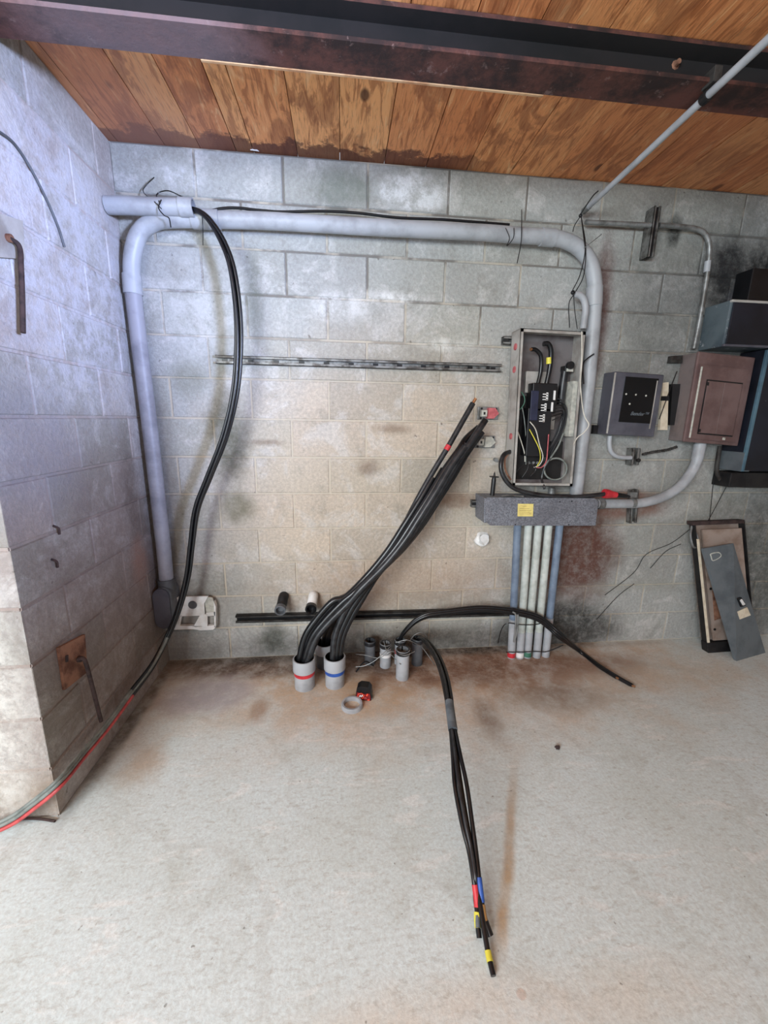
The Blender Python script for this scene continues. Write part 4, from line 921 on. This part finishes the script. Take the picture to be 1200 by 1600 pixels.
slab(bm, [(0.3004, -0.0500, 0.3987), (0.3086, -0.0500, 0.3666), (0.2990, -0.0500, 0.2376), (0.2918, -0.0500, 0.2379)], .03)
slab(bm, [(0.0697, -0.0500, 0.2549), (0.1107, -0.0500, 0.3177), (0.1177, -0.0500, 0.3174), (0.1012, -0.0500, 0.2536)], .012)
link('torn_frame', bm, M_WHITE, t)
bm = B(); slab(bm, [(0.2491, -0.0450, 0.3940), (0.2675, -0.0400, 0.4228), (0.2902, -0.0350, 0.4158), (0.3046, -0.0450, 0.3802), (0.3010, -0.0450, 0.3323), (0.2514, -0.0450, 0.3340)], .006); link('bent_flap', bm, M_PALE, t)
bm = B(); slab(bm, [(0.0978, -0.0200, 0.2986), (0.2906, -0.0200, 0.2914), (0.2854, -0.0200, 0.2216), (0.0558, -0.0200, 0.2308)], .018); link('inner_back', bm, M_BOX, t)
bm = B(); lathe(bm, [(0, 0), (.024, 0), (.024, .003), (0, .003)], (0.1833, -0.0505, 0.3830), (0, -1, 0), 24); link('round_hole', bm, M_PVCD, t)

# ---------------------------------------------------------------- pipe stubs at the floor
def stub(label, base, r, h, mt, bell=0., band=None, group=None, tilt=(0, 0, 1), dark=False):
    base = Vector(base); base.z = 0
    t = thing('conduit_stub', label, 'conduit stub', base, group); bm = B(); w = .006
    if bell:
        lathe(bm, [(0, 0), (r, 0), (r, h*.62), (r-w, h*.62), (r-w, .02), (0, .02)], base, tilt); link('pipe', bm, mt, t, True)
        bm = B(); lathe(bm, [(r-.001, h*.60), (r+bell, h*.60), (r+bell, h-.004), (r+bell-.002, h), (r+bell-.008, h), (r-w, h-.02), (r-w, h*.60), (r-.001, h*.60)], base, tilt); link('bell_end', bm, M_PVC, t, True)
    else:
        lathe(bm, [(0, 0), (r, 0), (r, h-.03), (r*1.06, h-.03), (r*1.06, h), (r-w, h), (r-w, .02), (0, .02)], base, tilt); link('pipe', bm, mt, t, True)
        bm = B(); lathe(bm, [(r*1.06, h-.026), (r*1.085, h-.024), (r*1.085, h-.004), (r*1.02, h+.001), (r-w, h+.001), (r-w, h-.03)], base, tilt); link('rim', bm, M_BLK2, t, True)
    if bell:
        bm = B(); lathe(bm, [(r-w-.0008, h*.3), (r-w-.0008, h-.018), (r+bell-.0105, h+.0006), (r+bell-.0075, h+.0010), (r-w+.001, h-.022), (r-w, h*.3)], base, tilt); link('inner_shade', bm, M_BAKE, t, True)  # black liner gives the shade inside the open stub
    if band:
        bm = B(); lathe(bm, [(r-.001, h*.46), (r+.0015, h*.46), (r+.0015, h*.57), (r-.001, h*.57)], base, tilt); link('band', bm, band, t, True)
    return t
stub('large grey conduit stub with a red band, full of black cables', (.826, -.300, 0), .0540, .172, M_PVC, .0065, M_RED, 'big conduit stubs at the wall foot')
stub('large grey conduit stub with a blue band, next to the red banded one', (.990, -.296, 0), .0525, .172, M_PVC, .0065, M_BLUE, 'big conduit stubs at the wall foot')
stub('large dark conduit stub standing behind the red and blue banded ones', (.930, -.115, 0), .052, .15, M_PVCD, .0065, None, 'big conduit stubs at the wall foot')
SG = 'small conduit stubs at the wall foot'
stub('small dark grey open stub, leftmost of the small stub cluster', (1.196, -.112, 0), .032, .150, M_PVCD, 0, None, SG)
stub('small grey open stub with a white ring, second of the small cluster', (1.285, -.150, 0), .032, .152, M_PVC, 0, M_WHITE, SG)
stub('small grey stub with a red mark and black cables rising from it', (1.375, -.125, 0), .032, .155, M_PVC, 0, M_RED, SG)
stub('small grey open stub standing in front of the small cluster', (1.37, -.268, 0), .037, .180, M_PVC, 0, None, SG)
stub('small dark stub at the right of the cluster, cables curling out of it', (1.478, -.140, 0), .033, .168, M_PVCD, 0, None, SG)

# stubs turning out of the wall above
for (nm, lb, px, mt, rm) in (('wall_elbow', 'black pipe elbow with an open end sticking out of the wall above the strut', (0.6796, -0.1000, 0.3586), M_DARK, M_PVCD), ('wall_elbow', 'white pipe elbow with a black open end beside the black one', (0.8533, -0.1000, 0.3605), M_WHITE, M_BLACK)):
    p = Vector(px); t = thing(nm, lb, 'pipe elbow', p, 'pipe elbows sticking out of the wall')
    bm = B(); q = Vector((p.x+.008, -.001, p.z+.040)); tube(bm, [q, q+Vector((0, -.03, .0)), p+Vector((.004, .045, .018)), p+Vector((0, .02, .004))], .029, 16); link('elbow', bm, mt, t, True)
    bm = B(); lathe(bm, [(.0, 0), (.031, 0), (.033, .03), (.024, .03), (.022, .004), (0, .004)], p+Vector((0, .022, .003)), (-.02, -1, -.15), 20); link('open_end', bm, rm, t, True)

# tape measure
p = Vector((1.1401, -0.4406, 0.0000)); rz = R(-12)
Tm = Fr(p, (math.cos(rz), math.sin(rz), 0), (-math.sin(rz), math.cos(rz), 0), (0, 0, 1))
t = thing('tape_measure', 'red and black tape measure standing on the floor by the grey ring', 'tape measure', p)
pr = [(-.040, .0), (.040, .0), (.041, .020), (.038, .060), (.024, .078), (-.018, .080), (-.036, .066), (-.041, .032)]
bm = B(); slab(bm, [Tm.p(x, -.0, z) for x, z in pr], .048, Tm.y); link('case', bm, M_BAKE, t)
bm = B(); slab(bm, [Tm.p(x*.93, -.004, .003+z*.58) for x, z in ((-.040, 0), (.040, 0), (.041, .03), (.036, .068), (0, .060), (-.036, .072), (-.040, .04))], .004, Tm.y); sd = link('red_side', bm, mat('dark red plastic', srgb(128, 22, 30), None, 20, .45), t)
bm = B(); hx = [(-.030, .018), (-.018, .010), (-.002, .016), (.004, .034), (-.010, .044), (-.026, .038)]
tube(bm, [Tm.p(x, -.005, z) for x, z in hx+[hx[0]]], .0022, 6, raw=True); link('hexagon_mark', bm, M_ORANGE, sd)
bm = B(); tube(bm, [Tm.p(-.022, -.005, .020), Tm.p(-.016, -.006, .032), Tm.p(-.012, -.005, .022), Tm.p(-.006, -.006, .034), Tm.p(-.003, -.005, .026)], .0020, 6); link('script_mark', bm, M_WHITE, sd)
bm = B(); slab(bm, [Tm.p(.013, -.0055, .030), Tm.p(.020, -.0055, .028), Tm.p(.026, -.0055, .042), Tm.p(.018, -.0055, .044)], .002, Tm.y); slab(bm, [Tm.p(.020, -.0055, .004), Tm.p(.032, -.0055, .004), Tm.p(.032, -.0055, .012), Tm.p(.022, -.0055, .010)], .002, Tm.y); link('orange_mark', bm, M_ORANGE, sd)
text('25', 'length_number', M_PINK, sd, Tm.p(.010, -.005, .012), .014, Tm.x, -Tm.y)
bm = B(); box(bm, .036, .046, .008, .038, .0, .010, Tm, .001); link('hook', bm, M_EMT, t)
# grey ring
bm = B(); lathe(bm, [(.042, 0), (.055, 0), (.055, .016), (.052, .023), (.043, .023), (.041, .012), (.042, 0)], (1.0790, -0.4839, 0.0000), (0, 0, 1), 32)
one('pipe_ring', 'loose grey plastic pipe ring lying on the floor in front of the stubs', 'ring', bm, M_PVC, None, True)

# ---------------------------------------------------------------- heavy cables
def cable(label, P, r, m, group=None, name='power_cable', seg=12, sub=8):
    bm = B(); tube(bm, P, r, seg, sub); return one(name, label, 'cable', bm, m, group, True)
# 1. bundle from the floor stubs up to the left of the panel
ctr = [(1.7498, -0.1500, 1.3980), (1.6914, -0.1650, 1.3111), (1.6167, -0.1800, 1.2073), (1.5417, -0.2000, 1.0836), (1.4608, -0.2150, 0.9552), (1.3737, -0.2250, 0.8175), (1.2681, -0.2350, 0.6859), (1.1475, -0.2500, 0.5668)]
ctr = [Vector(p) for p in ctr]
lowR = [Vector((1.0924, -0.2550, 0.4705)), Vector((1.0401, -0.2650, 0.3720)), Vector((1.0049, -0.2800, 0.2787)), Vector((.992, -.296, .17)), Vector((.992, -.296, .10))]
lowL = [Vector((1.0339, -0.2550, 0.4724)), Vector((0.9406, -0.2650, 0.3757)), Vector((0.8714, -0.2800, 0.2845)), Vector((.832, -.298, .17)), Vector((.828, -.300, .10))]
lowB = [Vector((1.0686, -0.2350, 0.4618)), Vector((0.9944, -0.2100, 0.3563)), Vector((0.9490, -0.1700, 0.2374)), Vector((.932, -.117, .14)), Vector((.930, -.115, .08))]
plan = [('L', -.050, .012, 0), ('L', -.030, -.014, 0), ('L', -.026, .020, 2), ('L', -.008, -.030, 1), ('B', -.004, .030, 1), ('B', .014, .022, 2), ('R', .016, -.018, 0), ('R', .040, -.004, 1), ('R', .036, .026, 0), ('L', .000, .000, 1), ('R', .060, .010, 1), ('L', -.066, .004, 2)]
GB = 'heavy cables rising from the banded stubs'
for n_, (k, a_, b_, short) in enumerate(plan):
    low = {'L': lowL, 'R': lowR, 'B': lowB}[k]; P = []
    side = Vector((.80, 0, .60))   # across the bundle, in the wall plane
    src = ctr[short:]
    for i, c in enumerate(src):
        tt = i/len(src); w = 1.05-.05*tt
        tw = .25*math.sin(n_*1.7+i*.6)
        P.append(c+side*(a_*1.75*w+tw*.008)+Vector((0, 1, 0))*(b_*w))
    for j, c in enumerate(low):
        w = (.95, .85, .70, .52, .45)[j]
        lx = {'L': a_+.028, 'B': a_-.005, 'R': a_-.030}[k]
        P.append(c+Vector((lx*w*1.5, b_*w, 0)))
    if n_ == 0:
        P = [Vector((1.7237, -0.1400, 1.5225)), Vector((1.6588, -0.1500, 1.4066)), Vector((1.5933, -0.1600, 1.2897)), Vector((1.5173, -0.1700, 1.1614)), Vector((1.4463, -0.1850, 1.0361))]+P[5:]
        lb = 'black cable with the highest bare copper end and red tape'
    elif n_ == 1:
        P = [Vector((1.7654, -0.1350, 1.3979)), Vector((1.6960, -0.1450, 1.3369))]+P[1:]; lb = 'black cable with a bare copper tip just under the red capped clamp'
    else: lb = {'L': 'heavy black cable climbing from the red banded stub', 'B': 'heavy black cable climbing from the dark stub behind the banded ones', 'R': 'heavy black cable climbing from the blue banded stub'}[k]
    o = cable(lb, P, .0175 if n_ else .0145, M_BLACK if n_ % 3 else M_BLK2, GB)
    if n_ < 2:
        d0 = (P[0]-P[1]).normalized(); bm = B(); tube(bm, [P[0]-d0*.002, P[0]+d0*.028], .0085, 10, raw=True); link('copper_end', bm, M_COPPER, o, True)
    if n_ == 0:
        bm = B(); q = Vector((1.5933, -0.1600, 1.2897)); d0 = (Vector((1.6588, -0.1500, 1.4066))-q).normalized(); tube(bm, [q-d0*.012, q+d0*.016], .0158, 12, raw=True); link('red_tape', bm, M_RED, o, True)
    if n_ == 4:
        bm = B(); q = P[0]; d0 = (P[0]-P[1]).normalized(); tube(bm, [q, q+d0*.03], .012, 10, raw=True); link('grey_end', bm, M_TAPE, o, True)

# 2. bundle hanging from the open pipe, sweeping down the corner and out along the side wall
b2 = [Vector(p) for p in ((0.3568, -0.1000, 2.3498), (0.4064, -0.1200, 2.3314), (0.4538, -0.1400, 2.2902), (0.5036, -0.1500, 2.2099), (0.5409, -0.1600, 2.0987), (0.5559, -0.1600, 1.9323), (0.5511, -0.1600, 1.7639), (0.5231, -0.1600, 1.5582), (0.4598, -0.1600, 1.3426), (0.3668, -0.1600, 1.1339), (0.2937, -0.1600, 0.9681), (0.2520, -0.1600, 0.7793), (0.2176, -0.1700, 0.6055), (0.1667, -0.1900, 0.4328), (0.1052, -0.2200, 0.2829),
     (0.0600, -0.3210, 0.1798), (0.0450, -0.5087, 0.1608), (0.0400, -0.6992, 0.1499), (0.0400, -0.8623, 0.1612))]
b2 += [Vector((0.0523, -1.0100, 0.1856)), Vector((-0.0332, -1.0300, 0.1184)), Vector((-0.1161, -1.0400, 0.0653)), Vector((-0.2456, -1.0600, 0.0310))]
gm = 'cables hanging from the short open conduit'
for n_, (a_, b_, m_, lb) in enumerate(((-.010, .0, M_BLACK, 'black cable hanging from the short open conduit, black down to the floor'),
                                  (.010, .0, None, 'cable hanging from the short open conduit, greying where it meets the side wall'),
                                  (0, .012, None, 'cable of the corner bundle turning grey in its lower run along the side wall'),
                                  (.004, -.010, None, 'cable of the corner bundle turning red in its lower run along the side wall'))):
    P = []; N = len(b2)
    for i, c in enumerate(b2):
        ph = i*.45; a2 = a_*math.cos(ph*.5)-b_*math.sin(ph*.5); b22 = a_*math.sin(ph*.5)+b_*math.cos(ph*.5)
        s = .8 if i < 3 else (1.15 if i < N-6 else 1.3)
        q_ = min(1., max(0., (i-12)/4)); low = ((-.002, 0, -.005), (.0, 0, .012), (.004, -.006, .004), (.008, -.008, -.008))[n_]
        P.append(c+Vector((a2*s, b22*s*.8, 0))*(1-q_)+Vector(low)*q_*1.1)
    if m_: o = cable(lb, P, .0082, m_, gm)
    else:
        k = 14 if n_ == 2 else 16
        sp = smoothpts(P, 8); cut = k*8
        t = thing('power_cable', lb, 'cable', P[0]); bm = B(); tube(bm, sp[:cut+1], .0085, 12, raw=True); link('black_jacket', bm, M_BLACK, t, True)
        bm = B(); tube(bm, sp[cut:], lambda s_: .0086-.0020*min(1, s_*4), 12, raw=True); link('red_jacket' if n_ == 3 else 'grey_jacket', bm, M_REDC if n_ == 3 else M_GREYC, t, True)

# 3. bundle arching right, over the foot of the conduits
b3 = [Vector(p) for p in ((1.375, -.125, .10), (1.375, -.128, .16), (1.3959, -0.1450, 0.2126), (1.4528, -0.1550, 0.2818), (1.5249, -0.1650, 0.3250), (1.6443, -0.1700, 0.3435), ((1.8333, -0.1750, 0.3597)), (2.0275, -0.1800, 0.3390), (2.1765, -0.1900, 0.3015), (2.2659, -0.2000, 0.2409), (2.3342, -0.2200, 0.1821))]
b3 += [Vector((2.5328, -0.1089, 0.0140)), Vector((2.5590, -0.2673, 0.0130)), Vector((2.5938, -0.3753, 0.0130)), Vector((2.6269, -0.4526, 0.0130))]
for n_, (a_, b_, cutn) in enumerate(((0, .0, 0), (.013, .010, 0), (-.012, .012, 1))):
    P = [c+Vector((a_*.35, (-b_ if i > 10 else b_*.4), a_*.9 if i < 11 else abs(a_)*.2)) for i, c in enumerate(b3)]
    if cutn: P = P[:-1]
    o = cable('black cable arching from the small stub across the conduits to the floor on the right', P, .0105, M_BLACK, 'cables arching to the right')
    d0 = (P[-1]-P[-2]).normalized(); bm = B(); tube(bm, [P[-1]-d0*.001, P[-1]+d0*.014], .006, 8, raw=True); link('copper_end', bm, M_COPPER, o, True)
bm = B(); tube(bm, [(2.0219, -0.2000, 0.3493), (2.0413, -0.2050, 0.3267), (2.0462, -0.2050, 0.2318), (2.0477, -0.2000, 0.1534), (2.0580, -0.2050, 0.2313), (2.0547, -0.2000, 0.3318)], .0055, 8)
one('cable_strap', 'pale strap tying the arching cables to the conduits', 'strap', bm, M_EMT, None, True)
bm = B(); tube(bm, [(2.0243, -0.0300, 0.0441), (1.9978, -0.1200, 0.1861), (2.0142, -0.1550, 0.2516), (2.0928, -0.1600, 0.2428), (2.1857, -0.1600, 0.2391), (2.2531, -0.1600, 0.2534)], .0028, 8)
one('tie_wire', 'dark tie wire strung across the lower part of the five conduits', 'wire', bm, M_BLACK, None, True)
bm = B(); tube(bm, [(2.0248, -0.1600, 0.0614), (2.1105, -0.1600, 0.0573), (2.2172, -0.1600, 0.0565), (2.2877, -0.1600, 0.0532), (2.3870, -0.1600, 0.0925)], .0028, 8)
one('tie_wire', 'dark tie wire across the very foot of the five conduits', 'wire', bm, M_BLACK, None, True)

# 4. loose cables arching forward over the floor
b4 = [Vector(p) for p in ((1.478, -.140, .09), (1.480, -.150, .165), (1.4991, -0.2401, 0.2100), (1.5109, -0.4390, 0.2500), (1.5055, -0.6200, 0.2700), (1.4869, -0.7850, 0.2750), (1.4638, -0.9359, 0.2600), (1.4468, -1.0655, 0.2350), (1.4366, -1.1647, 0.2000), (1.4332, -1.2588, 0.1500), (1.4353, -1.3125, 0.1150), (1.4315, -1.3676, 0.0850))]
ends = [[(1.4377, -1.4086, 0.0500), (1.4355, -1.4398, 0.0350), (1.4444, -1.4667, 0.0140)], [(1.4226, -1.4072, 0.0500), (1.4146, -1.4409, 0.0300), (1.4117, -1.4695, 0.0140)], [(1.4308, -1.3982, 0.0600), (1.4265, -1.4600, 0.0350), (1.4240, -1.5064, 0.0180), (1.4235, -1.5476, 0.0100)], [(1.4222, -1.3908, 0.0500), (1.4176, -1.4243, 0.0400), (1.4116, -1.4556, 0.0300)]]
off = [(.014, .004), (-.014, .004), (.002, -.004), (-.006, .012)]
lbs = ['black loose cable ending in a tan and black taped tip on the floor', 'black loose cable with red and yellow tape near its cut end', 'black loose cable reaching farthest forward, a yellow band before its tip', 'grey-sheened loose cable ending just before the yellow taped tip']
for n_ in range(4):
    a_, b_ = off[n_]; P = []
    for i, c in enumerate(b4):
        w = (.4, .5, .8, 1, 1, .9, .6, 1.0, 1.5, 1.2, .8, .6)[i]
        P.append(c+Vector((a_*w, 0, b_*w)))
    P += [Vector(e) for e in ends[n_]]
    o = cable(lbs[n_], P, .0075 if n_ != 3 else .0062, M_BLACK if n_ != 3 else M_BLK2, 'loose cables arching over the floor')
    def tape(u0, u1, name, m, r=.0088):
        sp = smoothpts(P, 8); k0, k1 = int(u0*(len(sp)-1)), int(u1*(len(sp)-1)); bm = B(); tube(bm, sp[k0:k1+1], r, 12, raw=True); link(name, bm, m, o, True)
    if n_ == 0: tape(.79, .86, 'blue_tape', M_BLUE); tape(.87, .94, 'tan_tape', M_TAN); tape(.94, 1.0, 'black_tape', M_BAKE, .0098)
    if n_ == 1: tape(.81, .88, 'red_tape', M_RED); tape(.90, .96, 'yellow_tape', M_YEL, .0095)
    if n_ == 2: tape(.925, .965, 'yellow_tape', M_YEL); 
    if n_ == 3: tape(.94, 1.0, 'grey_tape', M_TAPE, .007)
bm = B(); tube(bm, [b4[5]*.7+b4[6]*.3+Vector((0, 0, .002)), b4[6]+Vector((0, 0, .003)), b4[6]*.75+b4[7]*.25+Vector((0, 0, .003))], .0185, 14)
one('duct_tape_wrap', 'grey tape wrap binding the loose cables where they arch over the floor', 'tape', bm, M_TAPE, None, True)

# bare wires around the small stubs
for P, lb in (([(1.1096, -0.1600, 0.0929), (1.1670, -0.2000, 0.1072), (1.2373, -0.2400, 0.1130), (1.3097, -0.2400, 0.1500), (1.3685, -0.3300, 0.1801), (1.4303, -0.3000, 0.1818)], 'long bare wire threading between the small stubs'),
              ([(1.1065, -0.2500, 0.0694), (1.1565, -0.2600, 0.0816), (1.2139, -0.2600, 0.1110), (1.2803, -0.2400, 0.1595), (1.3142, -0.2000, 0.1659)], 'bright bent wire left of the small stubs'),
              ([(1.2693, -0.2000, 0.1924), (1.2851, -0.2000, 0.1345), (1.3205, -0.2200, 0.1042), (1.3519, -0.3100, 0.1128)], 'dark bent wire crossing the white ringed stub'),
              ([(1.3217, -0.3000, 0.2417), (1.3816, -0.3200, 0.2664), (1.4359, -0.3000, 0.2287), (1.4838, -0.2500, 0.1723), (1.5632, -0.2500, 0.0536)], 'bare wire curling from the front stub towards the loose cables'),
              ([(1.4181, -0.2000, 0.1858), (1.4427, -0.2200, 0.2370), (1.4867, -0.2200, 0.2513), (1.5178, -0.2200, 0.2176)], 'pale wire looping above the right small stub')):
    wire('bare_wire', lb, P, .0022, M_EMT)
bm = B(); tube(bm, [(1.1065, -0.2500, 0.0368), (1.1587, -0.2200, 0.0795), (1.2070, -0.2600, 0.0790)], .0045, 8)
one('wire_scrap', 'dark scrap of wire on the floor left of the small stubs', 'wire', bm, M_BLACK, None, True)

# debris on the floor
bm = B(); p = Vector((1.9921, -0.8325, 0.0060)); bmesh.ops.create_icosphere(bm, subdivisions=2, radius=.009, matrix=Matrix.Translation(p))
for v in bm.verts: v.co += (v.co-p)*mnoise.noise(v.co*120)*1.2; v.co.z = max(.0008, v.co.z)
one('debris_crumb', 'dark crumb of debris on the open floor right of the loose cables', 'debris', bm, M_ROD)
bm = B(); tube(bm, [(-0.1419, -0.9793, 0.0060), (-0.0948, -0.9821, 0.0100), (-0.0478, -0.9861, 0.0070), (0.0010, -0.9960, 0.0050)], .0045, 7)
one('dark_twig', 'dark twig-like scrap at the foot of the side wall end', 'debris', bm, M_ROD, None, True)
bm = B(); p = Vector((0.6419, -0.0200, 2.6442)); slab(bm, [p+Vector((-.018, 0, -.004)), p+Vector((.022, 0, -.006)), p+Vector((.004, 0, .004)), p+Vector((-.004, 0, .030))], .004)
one('torn_paper', 'tiny white torn scrap caught between ceiling planks and wall', 'scrap', bm, M_WHITE)
